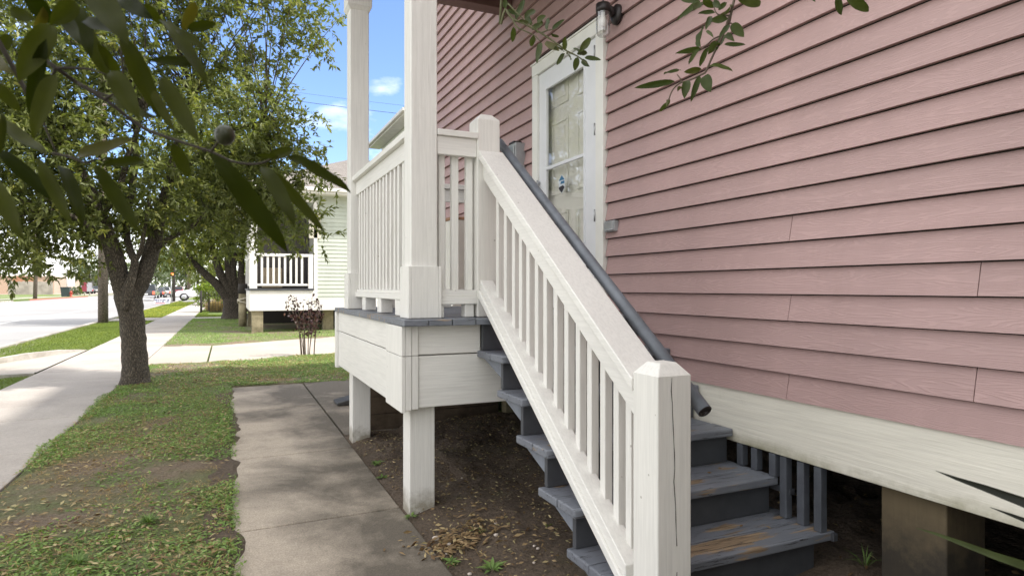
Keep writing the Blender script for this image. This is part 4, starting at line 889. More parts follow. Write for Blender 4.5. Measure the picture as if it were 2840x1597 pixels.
for pts, rr in paths[1:]:
    P = px_path(pts, TY)
    for a, b in zip(P[:-1], P[1:]): skel += [np.array(a) * (1 - t) + np.array(b) * t for t in (0, .33, .66)]
skel = [q for q in skel if q[2] > 0.35]
ob_l = [(150, 150, -.4, 1.15), (420, 90, .2, 1.25), (690, 40, 0, 0.95), (850, 20, -.1, 0.5), (620, 300, -.2, 0.85), (800, 400, -.1, 0.48), (760, 300, 0.2, 0.42), (870, 470, 0, 0.34), (300, 400, -.3, 1.15), (60, 480, -.3, 1.05), (110, 640, -.3, 0.7), (230, 690, 0, 0.42), (20, 700, -.4, .4),
        (-150, 300, -.6, 1.3), (40, 250, 0, 1.0), (200, 560, .3, .7), (60, 620, .3, .7), (-130, 590, -.6, 0.9), (500, 520, 0, 0.8), (510, 620, -.1, 0.42), (610, 560, -.4, 0.42), (400, -250, 0, 1.6), (760, -200, 0, 0.95), (100, -250, 0, 1.5), (690, 470, -.1, 0.45), (760, 590, -.6, 0.30), (860, 660, -.9, 0.26), (800, 620, -.8, 0.28), (360, 590, .4, 0.55), (880, 130, 0, .25), (300, 640, .2, .4),
        (840, 540, -.3, .22), (720, 620, -.5, .33), (690, 650, -.3, .3), (830, 470, -.3, .36), (770, 450, -.1, .36), (730, 690, -.6, .2), (640, 640, -.2, .38), (840, 590, -.6, .3), (700, 400, 0, .45), (660, 450, -.2, .42), (700, 510, -.3, .45), (740, 420, -.2, .4), (690, 580, -.4, .40), (640, 540, -.3, .5), (770, 510, -.4, .3), (730, 640, -.6, .28), (790, 660, -.7, .25), (700, 540, -.2, .4), (760, 520, -.2, .32), (720, 200, .2, .35), (900, 330, .1, .16), (820, 130, .1, .25)]
cr_o, P, tw = crown('crown', px_blobs(ob_l, TY), 7000, 16, 0.088, 0.031, M['leaf'], oak, 0.24)
twigs(mb, P, tw, skel, 220, 0.0045)
mb.build('trunk', M['bark'], oak)

FY_ = 28.5
ft = empty('spreading_tree', (onY(650, 877, FY_)[0], FY_, G), 'dark many stemmed spreading tree beside the green house porch', 'tree')
mb = MB()
fpaths = [([(652, 885), (650, 865), (648, 845), (645, 825)], [0.62, 0.45, 0.40, 0.36]),
          ([(645, 845), (622, 812), (598, 785), (570, 760), (545, 735), (520, 700)], [0.25, 0.2, 0.17, 0.15, 0.12, 0.08]),
          ([(646, 835), (628, 790), (612, 760), (598, 720), (580, 650)], [0.22, 0.18, 0.16, 0.14, 0.08]),
          ([(648, 830), (640, 790), (634, 750), (632, 700), (640, 600)], [0.2, 0.16, 0.14, 0.12, 0.06]),
          ([(652, 832), (652, 795), (646, 755), (652, 700)], [0.18, 0.15, 0.13, 0.1]),
          ([(655, 835), (668, 795), (668, 760), (672, 700)], [0.2, 0.16, 0.13, 0.1]),
          ([(656, 845), (678, 800), (690, 765), (705, 700), (720, 600)], [0.24, 0.2, 0.17, 0.14, 0.08])]
limb_tree(mb, fpaths, FY_, 0.1, 10)
mb.build('trunk', M['bark_dark'], ft)
fb = [(520, 640, 0, 1.5), (600, 600, 0, 1.7), (700, 600, .5, 1.7), (480, 690, -.3, 0.85), (640, 500, 0, 2.2), (560, 460, 0, 2.0), (760, 540, 1, 1.5), (440, 620, .5, 1.1), (600, 690, .8, 0.7), (690, 690, .5, 0.8), (640, 330, 1, 2.2), (480, 520, 1, 1.7), (500, 730, -.2, .35)]
crown('crown', px_blobs(fb, FY_), 3400, 13, 0.17, 0.07, M['leaf_yellow'], ft, 0.45)

# trees far down the street
def far_tree(px, py_base, depthY, h, r, label, mat='leaf_far', trunk_r=0.25, n=420, name='far_tree', z0=G, low=0.25):
    b = onY(px, 800, depthY); bx = b[0]
    t = empty(name, (bx, depthY, z0), label, 'tree', 'trees far down the street')
    m2 = MB(); m2.tube([(bx, depthY, z0 - 0.1), (bx + 0.1, depthY, z0 + h * 0.3), (bx - 0.05, depthY, z0 + h * 0.7)], [trunk_r, trunk_r * 0.7, trunk_r * 0.3], 8, rough=0.1); m2.build('trunk', M['bark_dark'], t)
    bl = []
    for i in range(7):
        a = i * 2.4; q = 0.55 * r * (0.3 + 0.7 * ((i * 37) % 10) / 10)
        bl.append((bx + math.cos(a) * q, depthY + math.sin(a) * q, z0 + h * (low + (0.9 - low) * ((i * 3) % 7) / 6), r * (0.45 + 0.2 * ((i * 13) % 5) / 5)))
    crown('crown', bl, n, 10, r * 0.10, r * 0.045, M[mat], t, r * 0.2)
far_tree(430, 0, 130, 7.5, 4.2, 'pale olive tree beyond the parked traffic left of the dark pole')
far_tree(515, 0, 150, 9, 5.0, 'grey green tree beyond the white car near the hedge')
far_tree(548, 0, 110, 10, 4.0, 'dark green tree behind the white car and hedge', 'leaf', n=500)
far_tree(470, 0, 170, 11, 5.5, 'hazy tall tree behind the dark utility pole')
far_tree(610, 0, 60, 6, 2.6, 'yellow green tree standing behind the spreading tree stems', 'leaf_yellow', low=0.05)
far_tree(690, 0, 52, 7, 3.0, 'bright tree behind the green house porch', 'leaf_yellow', low=0.1)
far_tree(860, 0, 60, 10, 4.5, 'leafy tree rising behind the green house roof', 'leaf')
far_tree(330, 0, 200, 10, 6, 'hazy roundish tree beyond the white service building')
far_tree(248, 0, 210, 9, 6, 'hazy wide tree behind the row of parked cars')

# shrub with maroon leaves
p = onZ(850, 985, G); sh = empty('crape_myrtle', (p[0], p[1], G), 'young shrub with bare grey stems and dark maroon leaves by the driveway', 'shrub')
mb = MB(); tips = []
for i in range(13):
    a = i * 2.4; q = 0.05 + 0.05 * (i % 3); e_ = (0.14 + 0.36 * random.random()) ; hgt = 0.75 + 0.5 * random.random()
    tip = Vector((p[0] + math.cos(a) * e_, p[1] + math.sin(a) * e_, G + hgt)); bb = Vector((p[0] + math.cos(a) * q, p[1] + math.sin(a) * q, G - 0.02))
    pts = bez(bb, (p[0] + math.cos(a) * (q + .03), p[1] + math.sin(a) * (q + .03), G + hgt * 0.6), tip, 7); mb.tube(pts, [0.009, 0.008, 0.007, 0.006, 0.005, 0.004, 0.003], 6); tips.append(pts)
mb.build('stem', M['twig'], sh)
bs = []; dd = []
for pts in tips:
    for k in range(26):
        t = 0.42 + 0.58 * random.random(); i = min(int(t * 6), 5); q = pts[i].lerp(pts[i + 1], t * 6 - i); bs.append(np.array(q) + rng.normal(size=3) * 0.035); dd.append(rng.normal(size=3) + np.array([0, 0, 0.5]))
bs = np.array(bs); dd = np.array(dd); n = len(bs)
V, F, T = leaves(bs, dd, rand_dirs(n), 0.075 * (0.6 + 0.6 * rng.random(n)), 0.04 * np.ones(n), rng.random(n)); quads_mesh('foliage', V, F, T, M['maroon_leaf'], sh)

# hedge with wire fence and dry grass
hx = onZ(570, 862, G); HYc = 37.5
hd = empty('hedge_shrub', (hx[0], HYc, G), 'bright yellow green shrub growing over the wire fence', 'shrub')
mb = MB(); mb.tube([(hx[0] + 0.2, HYc, G), (hx[0] + 0.2, HYc, G + 1.1)], 0.05, 6); mb.build('stem', M['twig'], hd)
crown('foliage', [tuple(onY(x, y, HYc)) + (r,) for x, y, r in ((560, 810, .42), (585, 806, .5), (605, 812, .45), (556, 835, .35), (630, 815, .5), (572, 800, .35))], 500, 10, 0.10, 0.05, M['hedge'], hd, 0.2)
fc = empty('wire_fence', (onZ(560, 868, G)[0], 36, G), 'low wire fence with dark posts in front of the dry grass', 'fence')
fa = Vector(onZ(558, 868, G)); fb_ = Vector((1.0, 37.5, G))
for t in (0.0, 0.5, 1.0):
    q = fa.lerp(fb_, t); MB().tube([(q.x, q.y, G - 0.1), (q.x, q.y, G + 1.15)], 0.055, 8).build('post', M['dark'], fc)
mb = MB()
for k in range(9): mb.tube([(fa.x, fa.y, G + 0.1 + k * 0.125), (fb_.x, fb_.y, G + 0.1 + k * 0.125)], 0.008, 4)
for k in range(18):
    q = fa.lerp(fb_, k / 17); mb.tube([(q.x, q.y, G + 0.05), (q.x, q.y, G + 1.12)], 0.008, 4)
mb.build('wire', M['pole_dark'], fc)
def tuft(n, region, hmin, hmax, wid, lean=0.35):
    x0, x1, y0, y1 = region; b = np.stack([rng.uniform(x0, x1, n), rng.uniform(y0, y1, n), np.full(n, G)], 1)
    return b
def blades(b, h, wd, lean, tint):
    n = len(b); a = rng.random(n) * 6.283; s = np.stack([np.cos(a), np.sin(a), np.zeros(n)], 1); k = rng.random(n) * 6.283
    off = np.stack([np.cos(k), np.sin(k), np.zeros(n)], 1) * (h * lean * rng.random(n))[:, None]
    tip = b + off + np.array([0, 0, 1]) * (h * (1 - 0.4 * lean))[:, None]; mid = b + off * 0.3 + np.array([0, 0, 0.55]) * h[:, None]
    l = b - s * wd[:, None] / 2; r = b + s * wd[:, None] / 2; m1 = mid + s * wd[:, None] * 0.4
    m0 = mid - s * wd[:, None] * 0.4
    V = np.stack([l, r, m1, m0, tip], 1).reshape(-1, 3); i = np.arange(n)[:, None] * 5
    F = np.concatenate([i + np.array([[0, 1, 2, 3]]), i + np.array([[3, 2, 4, 4]])], 1).reshape(-1, 4)
    return V, F, np.repeat(tint, 2)
def blades_tri(b, h, wd, lean, tint):
    n = len(b); a = rng.random(n) * 6.283; s = np.stack([np.cos(a), np.sin(a), np.zeros(n)], 1); k = rng.random(n) * 6.283
    off = np.stack([np.cos(k), np.sin(k), np.zeros(n)], 1) * (h * lean * (0.4 + rng.random(n)))[:, None]
    tip = b + off + np.array([0, 0, 1]) * (h * (1 - 0.4 * lean))[:, None]
    V = np.stack([b - s * wd[:, None] / 2, b + s * wd[:, None] / 2, tip], 1).reshape(-1, 3); F = np.arange(n * 3).reshape(-1, 3)
    return V, F, tint
n = 5000; b = np.stack([rng.uniform(-1.0, 0.9, n), rng.uniform(37.8, 40, n), np.full(n, G)], 1)
V, F, T = blades_tri(b, rng.uniform(0.3, 0.95, n), np.full(n, 0.02), 0.5, rng.random(n)); tag(quads_mesh('dry_grass', V, F, T, M['straw']), kind='stuff', label='tall dry straw coloured grass behind the wire fence')

# ------------------------------------------------------------------ lawn cover (stuff)
def yz(x, y): return np.full(len(x), G - 0.003)
def ground_z(P):
    q = np.stack([P[:, 0] * 2.2 + 40, P[:, 1] * 2.2 + 10], 1); return (fbm(q, 3) - 0.5) * 0.06 + 0.02
n = 420000
yy = 2.3 + (DY0 + 1.6 - 2.3) * rng.random(n) ** 1.35; xx = rng.uniform(-1.42, 3.0, n)
keep = ((xx < 0.02 + 0.05 * rng.random(n)) & (yy < DY0 + 0.05 + np.clip(xx + .3, 0, 9) * 0.34)) | ((yy > 8.86 + 0.12 * vnoise(np.stack([xx * 4, yy], 1), 2)) & (yy < DY0 + 0.12 + np.clip(xx + .3, 0, 9) * 0.34))
keep &= xx > -1.33 + 0.10 * (vnoise(np.stack([yy * 3.3, xx * 0], 1), 4) - 0.5)
P = np.stack([xx, yy], 1)
near = np.clip((7.6 - yy) / 3.0, 0, 1)
dens = fbm(P * np.array([1.5, 1.2]) + 11, 21) + 0.28 * (fbm(P * 6 + 3, 25) - 0.5) - 0.16 * near + 0.06 + 0.22 * np.clip((xx + 0.42) / 0.4, 0, 1) * (yy < 8.5) - 0.05
keep &= dens > 0.33 + 0.20 * rng.random(n)
P = P[keep]; dn = dens[keep]; n = len(P); z = G + ground_z(P) - 0.01
b = np.stack([P[:, 0], P[:, 1], z], 1); far_ = np.clip((P[:, 1] - 3) / 8, 0, 1)
tint = np.clip(rng.normal(0.40, 0.2, n) + 0.35 * (fbm(P * 2.5, 31) - 0.5) + 0.05, 0, 0.95)
h = rng.uniform(0.012, 0.036, n) * (0.7 + 0.6 * dn)
half = rng.random(n) < 0.55
V, F, T = blades_tri(b[half], h[half] * 1.15, 0.0045 + 0.004 * far_[half], 1.1, tint[half])
tag(quads_mesh('lawn_grass', V, F, T, M['grass']), kind='stuff', label='thin weedy grass on the shaded front lawn')
q = ~half; nq = int(q.sum()); d = unit(rng.normal(size=(nq, 3)) * np.array([1, 1, 0.25]))
V, F, T = leaves(b[q] + np.array([0, 0, 1]) * (h[q] * 0.6)[:, None], d, np.repeat([[0, 0, 1.0]], nq, 0) + rng.normal(size=(nq, 3)) * 0.35, 0.018 + 0.014 * rng.random(nq), 0.010 + 0.006 * rng.random(nq), np.clip(tint[q] + 0.08, 0, .95), 0.1, 0.1)
tag(quads_mesh('lawn_weeds', V, F, T, M['grass']), kind='stuff', label='small leafy weeds spread through the lawn')
nt_ = 60000; yy = 2.3 + (DY0 + 1.4 - 2.3) * rng.random(nt_) ** 1.4; xx = rng.uniform(-1.32, 2.6, nt_)
k = ((xx < 0.02) & (yy < DY0)) | ((yy > 8.95) & (yy < DY0 + 0.1 + np.clip(xx + .3, 0, 9) * 0.34)); P = np.stack([xx, yy], 1)[k]; P = P[fbm(P * 2.1 + 5, 71) > 0.42]; n = len(P)
d = unit(np.stack([rng.normal(size=n), rng.normal(size=n), 0.12 + 0.25 * rng.random(n)], 1)); b = np.stack([P[:, 0], P[:, 1], G + ground_z(P) + 0.004], 1)
V, F, T = leaves(b, d, np.repeat([[0, 0, 1.0]], n, 0), 0.03 + 0.03 * rng.random(n), 0.0035 + 0.004 * np.clip((P[:, 1] - 3) / 8, 0, 1), rng.random(n), 0.0, 0.3)
tag(quads_mesh('lawn_thatch', V, F, T, M['straw']), kind='stuff', label='dry straw coloured thatch lying through the lawn')
# verge and neighbour grass
def patch(name, n, poly, hmin, hmax, wd, mat, label, tmean=0.45):
    x0, x1, y0, y1 = poly[0]; P = np.stack([rng.uniform(x0, x1, n), rng.uniform(y0, y1, n)], 1); k = poly[1](P); P = P[k]; n = len(P)
    b = np.stack([P[:, 0], P[:, 1], np.full(n, G - 0.03 if 'verge' in name else G + 0.005)], 1); far = 1 + np.clip((P[:, 1] - 10) / 20, 0, 3)
    V, F, T = blades_tri(b, rng.uniform(hmin, hmax, n) + 0.02, wd * far, 0.9, np.clip(rng.normal(tmean, 0.2, n) + 0.7 * (fbm(P * 1.3, 41) - 0.5), 0, 1))
    tag(quads_mesh(name, V, F, T, M[mat]), kind='stuff', label=label)
def vedge(P): return (P[:, 0] > -4.44) & (P[:, 0] < -2.64) & ~((P[:, 1] > DY0 - 1.9 + np.clip((P[:, 0] + 4.4) * 1.0, 0, 1.75)) & (P[:, 1] < DY1 - 0.15 + 0 * P[:, 0] - np.clip((-2.9 - P[:, 0]) * 1.25, 0, 1.3) * (P[:, 0] > -4.2)))
patch('verge_grass', 60000, ((-4.44, -2.6, 5, 29.9), vedge), 0.02, 0.05, 0.008, 'grass_bright', 'short bright grass on the strip between pavement and road', 0.35)
patch('verge_grass', 26000, ((-4.44, -2.6, 31.2, 66), lambda P: P[:, 0] > -9), 0.03, 0.07, 0.015, 'grass_bright', 'sunlit yellow green verge grass beyond the second path', 0.75)
patch('neighbour_grass', 60000, ((-1.30, 6, DY1 + 0.3, 29.3), lambda P: (P[:, 1] > DY1 + 0.45 + np.clip(P[:, 0] + .3, 0, 9) * 0.36) & (P[:, 0] < 0.5 + 6 * (P[:, 1] < 20.5)) & (fbm(P * 1.2, 51) > 0.33)), 0.02, 0.05, 0.009, 'grass', 'patchy grass in front of the green house', 0.5)
patch('neighbour_grass', 14000, ((-1.30, 0.3, 30.9, 40), lambda P: (P[:, 0] < -0.9 + (P[:, 1] < 33) * 1.5)), 0.03, 0.07, 0.012, 'grass_bright', 'bright grass edge beside the far pavement and fence', 0.4)
# fallen leaves
def litter(name, P2, z, ln, mat, label, tint=None, lift=0.008, nrm_j=0.45):
    n = len(P2); b = np.stack([P2[:, 0], P2[:, 1], z + lift + 0.008 * rng.random(n)], 1); a = rng.random(n) * 6.283
    d = np.stack([np.cos(a), np.sin(a), rng.normal(size=n) * 0.18], 1)
    V, F, T = leaves(b, d, np.repeat([[0, 0, 1.0]], n, 0) + rng.normal(size=(n, 3)) * nrm_j, ln * (0.6 + 0.7 * rng.random(n)), ln * 0.36 * (0.7 + 0.6 * rng.random(n)), rng.random(n) if tint is None else tint, -0.25, 0.12)
    return tag(quads_mesh(name, V, F, T, M[mat]), kind='stuff', label=label)
n = 3000; P = np.stack([rng.uniform(-1.3, 0.0, n), 2.3 + 8.5 * rng.random(n) ** 1.5], 1)
k = (fbm(P * 1.8, 61) + 0.3 * np.clip((4.6 - P[:, 1]) / 2, 0, 1) > 0.42 + 0.25 * rng.random(n)); P = P[k]
litter('fallen_leaves', P, G + ground_z(P), 0.040, 'dead_leaf', 'dry tan leaves scattered over the lawn')
n = 1500; P = np.stack([rng.uniform(-1.0, 2.6, n), rng.uniform(8.9, 12.6, n)], 1); P = P[(P[:, 1] < DY0 + 0.1 + np.clip(P[:, 0] + .3, 0, 9) * 0.34)]
litter('fallen_leaves', P, G + ground_z(P), 0.05, 'dead_leaf', 'dry tan leaves on the grass strip by the driveway')
c = onZ(1300, 1500, G); n = 150
P = np.concatenate([np.array([c[0], c[1]]) + rng.normal(size=(n, 2)) * np.array([0.16, 0.12]), np.array([c[0] - 0.12, c[1] - 0.03]) + rng.normal(size=(120, 2)) * 0.07])
zz = np.array([G + soil_z(x, y) for x, y in P]); litter('leaf_pile', P, zz, 0.045, 'dead_leaf', 'heap of brown leaves and wood chips on the soil', np.clip(rng.normal(0.33, 0.25, len(P)), 0, 1), 0.012)
n = 2600; P = np.stack([rng.uniform(0.95, 2.3, n), rng.uniform(2.0, 5.5, n)], 1); zz = np.array([G + soil_z(x, y) for x, y in P])
litter('soil_debris', P, zz, 0.026, 'dead_leaf', 'small leaf scraps and chips scattered over the bare soil', None, 0.004)
n = 160; P = np.stack([rng.uniform(2.45, 3.6, n), rng.uniform(0.6, 3.2, n)], 1); zz = np.array([G + soil_z(x, y) for x, y in P])
litter('crawlspace_leaves', P, zz, 0.045, 'dead_leaf', 'dry leaves lying in the dark crawlspace', None, 0.004)
# bits on the treads
P = []; zz = []
for i in range(5):
    for _ in range(5 if i > 1 else 3): P.append((rng.uniform(1.45, 2.35), TF[i] + rng.uniform(0.14, 0.24))); zz.append(TZ[i])
litter('tread_leaves', np.array(P), np.array(zz), 0.03, 'dead_leaf', 'dry leaf bits lying on the grey treads', None, 0.003)
# broad weeds and tufts one can count
def weed(px, py_, size, label, nl=14, mat='grass', upright=0.5, width=0.3, z=None):
    c = onZ(px, py_, G); zc_ = G + (soil_z(c[0], c[1]) if c[0] > 0.93 else float(ground_z(np.array([[c[0], c[1]]]))[0])) if z is None else z
    size *= 0.8; n = nl; a = np.arange(n) * 2.399 + rng.random(n) * 1.6; b = np.stack([c[0] + np.cos(a) * size * 0.08, c[1] + np.sin(a) * size * 0.08, np.full(n, zc_)], 1)
    d = np.stack([np.cos(a), np.sin(a), upright * (0.5 + rng.random(n))], 1)
    V, F, T = leaves(b, d, np.repeat([[0, 0, 1.0]], n, 0), size * (0.6 + 0.6 * rng.random(n)), size * width * np.ones(n), np.clip(rng.normal(0.28, 0.18, n), 0, .9), 0.2, 0.35)
    return tag(quads_mesh('weed', V, F, T, M[mat], None, (c[0], c[1], zc_)), label, 'weed', 'weeds in the lawn and soil')
weed(412, 1462, 0.085, 'grassy green tuft in the middle of the bare lawn patch', 90, 'grass', 1.4, 0.07)
weed(215, 1580, 0.09, 'wide grassy tuft at the bottom edge of the lawn', 110, 'grass', 1.2, 0.07)
weed(535, 1415, 0.05, 'small pale leafed weed on the lawn near the path', 9, 'grass', 0.5)
weed(1140, 1440, 0.055, 'weed sprouting at the foot of the near support post', 12)
weed(1325, 1492, 0.055, 'light green weed growing in the leaf heap', 10, 'grass')
weed(1365, 1585, 0.085, 'broad leafed weed at the bottom of the soil bed', 14, 'grass', 0.8)
weed(1250, 1560, 0.06, 'low weed between leaf heap and path edge', 16)
weed(1045, 1290, 0.065, 'weed cluster between the far post and path', 22, 'grass', 0.7, 0.4)
weed(1060, 1325, 0.055, 'leafy weed on the path edge below the cluster', 16, 'grass', 0.6, 0.4)
weed(1520, 1480, 0.03, 'tiny seedling on the soil near the stair bottom', 7, 'hedge')
weed(2400, 1590, 0.13, 'grassy weed in the soil below the house skirt', 16, 'grass', 1.6, 0.06)
tag(weed(515, 1052, 0.10, 'single fallen lime green leaf on the grass beyond the tree', 2, 'lime', 0.12, 0.4), cat='leaf')
def pebble(px, py_, s, label):
    c = onZ(px, py_, G); zc_ = G + soil_z(c[0], c[1]); mb = MB(); k = 7; prof = []
    vs = []; fs = []
    for i in range(1, 5):
        th = math.pi * i / 5
        for j in range(k): 
            a = 2 * math.pi * j / k; q = s * (0.8 + 0.35 * random.random()); vs.append((c[0] + math.cos(a) * math.sin(th) * q, c[1] + math.sin(a) * math.sin(th) * q * 0.8, zc_ + s * 0.35 + math.cos(th) * q * 0.6))
    for i in range(3):
        for j in range(k): fs.append((i * k + j, i * k + (j + 1) % k, (i + 1) * k + (j + 1) % k, (i + 1) * k + j))
    fs += [tuple(range(k))[::-1], tuple(3 * k + j for j in range(k))]
    mb.add(vs, fs, True); tag(mb.build('stone', M['stone'], None, (c[0], c[1], zc_)), label, 'stone', 'pale stones on the soil bed')
for a in ((1210, 1500, 0.022, 'largest pale stone at the left end of the leaf heap'), (1245, 1517, 0.014, 'pinkish stone in front of the leaf heap'), (1240, 1538, 0.010, 'small white chip stone nearer the path edge'), (1376, 1508, 0.013, 'pale stone at the right end of the leaf heap'), (1375, 1470, 0.009, 'little stone on top right of the leaf heap'),
          (1482, 1540, 0.010, 'left stone of the white pair near the stair foot'), (1492, 1546, 0.011, 'right stone of the white pair near the stair foot'), (1481, 1578, 0.008, 'lone chip of stone below the white pair'), (1281, 1348, 0.009, 'round white stone on dark soil behind the near post'), (1303, 1593, 0.011, 'white stone at the bottom edge of the soil bed')): pebble(*a)
#@@STREET
# ------------------------------------------------------------------ poles, wires, signs, across the street
up = empty('utility_pole', (-4.18, 27.5, G), 'weathered brown utility pole in the grass strip behind the oak trunk', 'utility pole')
MB().tube([(-4.22, 27.7, G - 0.2), (-4.22, 27.7, 3), (-4.25, 27.7, 9.6)], [0.17, 0.155, 0.12], 14).build('shaft', M['pole'], up)
MB().box((-5.3, 27.62, 8.9), (-3.2, 27.78, 9.05)).build('crossarm', M['pole'], up)
def pole(px, py_, Y, r, h, label, lean=0.0, mat='pole'):
    c = onZ(px, py_, G); x = onY(px, py_, Y)[0]
    o = empty('utility_pole', (x, Y, G), label, 'utility pole', 'distant utility poles')
    MB().tube([(x, Y, G - 0.2), (x + lean, Y, G + h)], [r, r * 0.75], 10).build('shaft', M[mat], o)
    MB().box((x + lean - 1.0, Y - 0.06, G + h - 0.6), (x + lean + 1.0, Y + 0.06, G + h - 0.48)).build('crossarm', M[mat], o)
pole(482, 834, 68.5, 0.14, 9.5, 'dark slim utility pole at the end of the bright verge', 0.0, 'pole_dark')
pole(97, 829, 90, 0.22, 11, 'grey utility pole in front of the wooden fence across the road', 0.25)
pole(524, 818, 120, 0.30, 9, 'pale thick pole beyond the white car')
for (z0_, z1_, nm) in ((7.88, 7.80, 'thin upper cable crossing the blue sky behind the porch posts'), (7.56, 7.40, 'darker lower cable crossing the blue sky behind the porch posts')):
    mb = MB(); pts = []
    for i in range(13):
        t = i / 12; x = -4.2 + t * 22; pts.append((x, 27.6 - t * 3.2, (z0_ + 0.5) * (1 - t) + (z1_ - 0.1) * t - 1.2 * 4 * t * (1 - t) * 0.35))
    mb.tube(pts, 0.005 if z0_ > 7.7 else 0.010, 5); tag(mb.build('power_line', M['wire']), nm, 'cable')
# yard sign
c = onZ(450, 843, G); sg = empty('yard_sign', (c[0], c[1], G), 'small white yard sign with blue lettering and a red stripe on the verge', 'sign')
wd, hh = 1.08, 0.43; x0, y0 = c[0] - wd / 2, c[1]; zb = G + 0.03
MB().box((x0, y0, zb), (x0 + wd, y0 + 0.03, zb + hh)).build('panel', sheet_mat('white sign panel', (0.75, 0.75, 0.78)), sg)
mb = MB(); bl = 'sign navy'
for (a, b, z_, h_) in ((0.03, 0.30, .36, .10), (0.34, 0.46, .36, .10), (0.50, 0.78, .38, .07), (0.82, 1.06, .36, .10), (1.10, 1.18, .36, .08), (1.28, 1.48, .34, .10), (0.12, 0.26, .18, .10), (0.30, 0.44, .18, .10), (0.50, 0.62, .18, .10), (0.70, 0.98, .18, .10), (1.08, 1.20, .18, .08), (1.24, 1.42, .18, .10)): mb.box((x0 + a * 0.7, y0 - 0.006, zb + z_ * 0.8), (x0 + b * 0.7, y0 - 0.001, zb + (z_ + h_) * 0.8))
mb.build('lettering', sheet_mat(bl, (0.03, 0.04, 0.16)), sg)
MB().box((x0 + 0.05, y0 - 0.007, zb + 0.03), (x0 + 0.75, y0 - 0.001, zb + 0.08)).build('stripe', sheet_mat('sign red', (0.5, 0.05, 0.04)), sg)
for a in (0.2, 0.85): MB().tube([(x0 + a, y0 + 0.036, G - 0.05), (x0 + a, y0 + 0.036, zb + 0.3)], 0.008, 6).build('stake', M['metal'], sg)
# pedestrian signal on the dark pole
q = onY(478, 762, 68.2); ps = empty('pedestrian_signal', (q[0], 68.2, q[2]), 'lit orange pedestrian signal hung on the dark pole', 'signal')
MB().box((q[0] - 0.16, 68.2, q[2] - 0.20), (q[0] + 0.14, 68.34, q[2] + 0.20)).build('housing', M['lamp_black'], ps, bevel=0.01)
MB().box((q[0] - 0.12, 68.18, q[2] - 0.02), (q[0] + 0.10, 68.199, q[2] + 0.16)).build('lamp_face', lit('orange signal light', (1.0, 0.22, 0.06), 1.2), ps)
tg = empty('traffic_sign', (onY(475, 800, 64)[0], 64, G), 'thin grey metal sign post left of the dark pole', 'sign post')
x = onY(475, 800, 64)[0]; MB().tube([(x, 64, G - 0.1), (x, 64, G + 2.3)], 0.04, 8).build('post', M['metal'], tg); MB().box((x - 0.05, 63.9, G + 1.9), (x + 0.05, 63.95, G + 2.3)).build('plate', M['metal'], tg)

# across the road
tb = empty('brick_building', (-60, 165, G), 'long low tan brick building across the road behind the wooden fence', 'building')
bx1 = onY(150, 800, 160)[0]; bz = onY(80, 767, 160)[2]
MB().box((-110, 160, G - 0.1), (bx1, 185, bz)).build('wall', M['brick'], tb); MB().box((-110, 159.8, bz + 0.001), (bx1 + 0.2, 185, bz + 0.35)).build('roof', sheet_mat('pale roof edge', (0.60, 0.52, 0.45)), tb)
for px in (45, 62, 85): 
    q = onY(px, 774, 160); MB().box((q[0] - 0.5, 159.6, q[2] - 0.8), (q[0] + 0.5, 159.99, q[2] + 0.6)).build('wall_fixture', plain('rust stain metal', (0.35, 0.17, 0.10), 0.7), tb)
wf = empty('wood_fence', (-45, 150, G), 'weathered grey plank fence in front of the tan brick building', 'fence')
a = onY(22, 800, 150); b2 = onY(146, 800, 150); zt = onY(80, 780, 150)[2]; mb = MB(); x = a[0]
while x < b2[0]: mb.box((x, 150, G - 0.1), (x + 0.36, 150.06, zt + random.uniform(-0.08, 0.08))); x += 0.375
mb.box((a[0], 150.061, G + 0.5), (b2[0], 150.15, G + 0.7)); mb.build('plank_panel', plain('grey fence planks', (0.33, 0.29, 0.26), 0.85, 0, 0.3, 0.8), wf)
wb = empty('service_building', (-35, 215, G), 'white service building with glass bay doors behind the parked cars', 'building')
wy = 215; x0 = onY(152, 800, wy)[0]; x1 = onY(300, 800, wy)[0]; zt = onY(200, 764, wy)[2]
MB().box((x0, wy, G), (x1, wy + 20, zt)).build('wall', sheet_mat('white render', (0.75, 0.75, 0.76)), wb); MB().box((x0 - 1, wy - 3, zt + 0.001), (x1 + 1, wy + 20, zt + 0.8)).build('canopy', sheet_mat('canopy white', (0.78, 0.78, 0.80)), wb)
for (pa, pb, ta) in ((153, 162, 0), (171, 184, 0), (196, 208, 1), (212, 222, 1), (226, 236, 1)):
    u = onY(pa, 782, wy); v = onY(pb, 812, wy); dr = MB().box((u[0], wy - 0.15, G), (v[0], wy - 0.001, u[2])).build('bay_door', M['car_glass'] if ta else plain('dark bay', (0.04, 0.04, 0.06), 0.6), wb)
    mb = MB(); hgt = u[2] - G
    if ta:
        for k in range(5): mb.box((u[0], wy - 0.22, G + hgt * k / 5), (v[0], wy - 0.151, G + hgt * k / 5 + 0.28))
        mb.build('bay_rail', M['trim_white'], dr)
u = onY(153, 784, wy); v = onY(160, 792, wy); MB().box((u[0], wy - 0.25, v[2]), (v[0], wy - 0.16, u[2])).build('red_board', sheet_mat('red board', (0.5, 0.08, 0.05)), wb)
tag(sheet('far_lawn', -90, FX - 0.3, 84, 150, G + 0.002, M['verge']), kind='structure')
tag(sheet('far_sidewalk_link', -60, -21.5, 110, 112.5, G + 0.006, M['walk']), kind='structure')
c = onZ(182, 822, G); tbn = empty('trash_bin', (c[0], c[1], G), 'dark green trash bin on the lawn across the road', 'bin'); s_ = 0.55
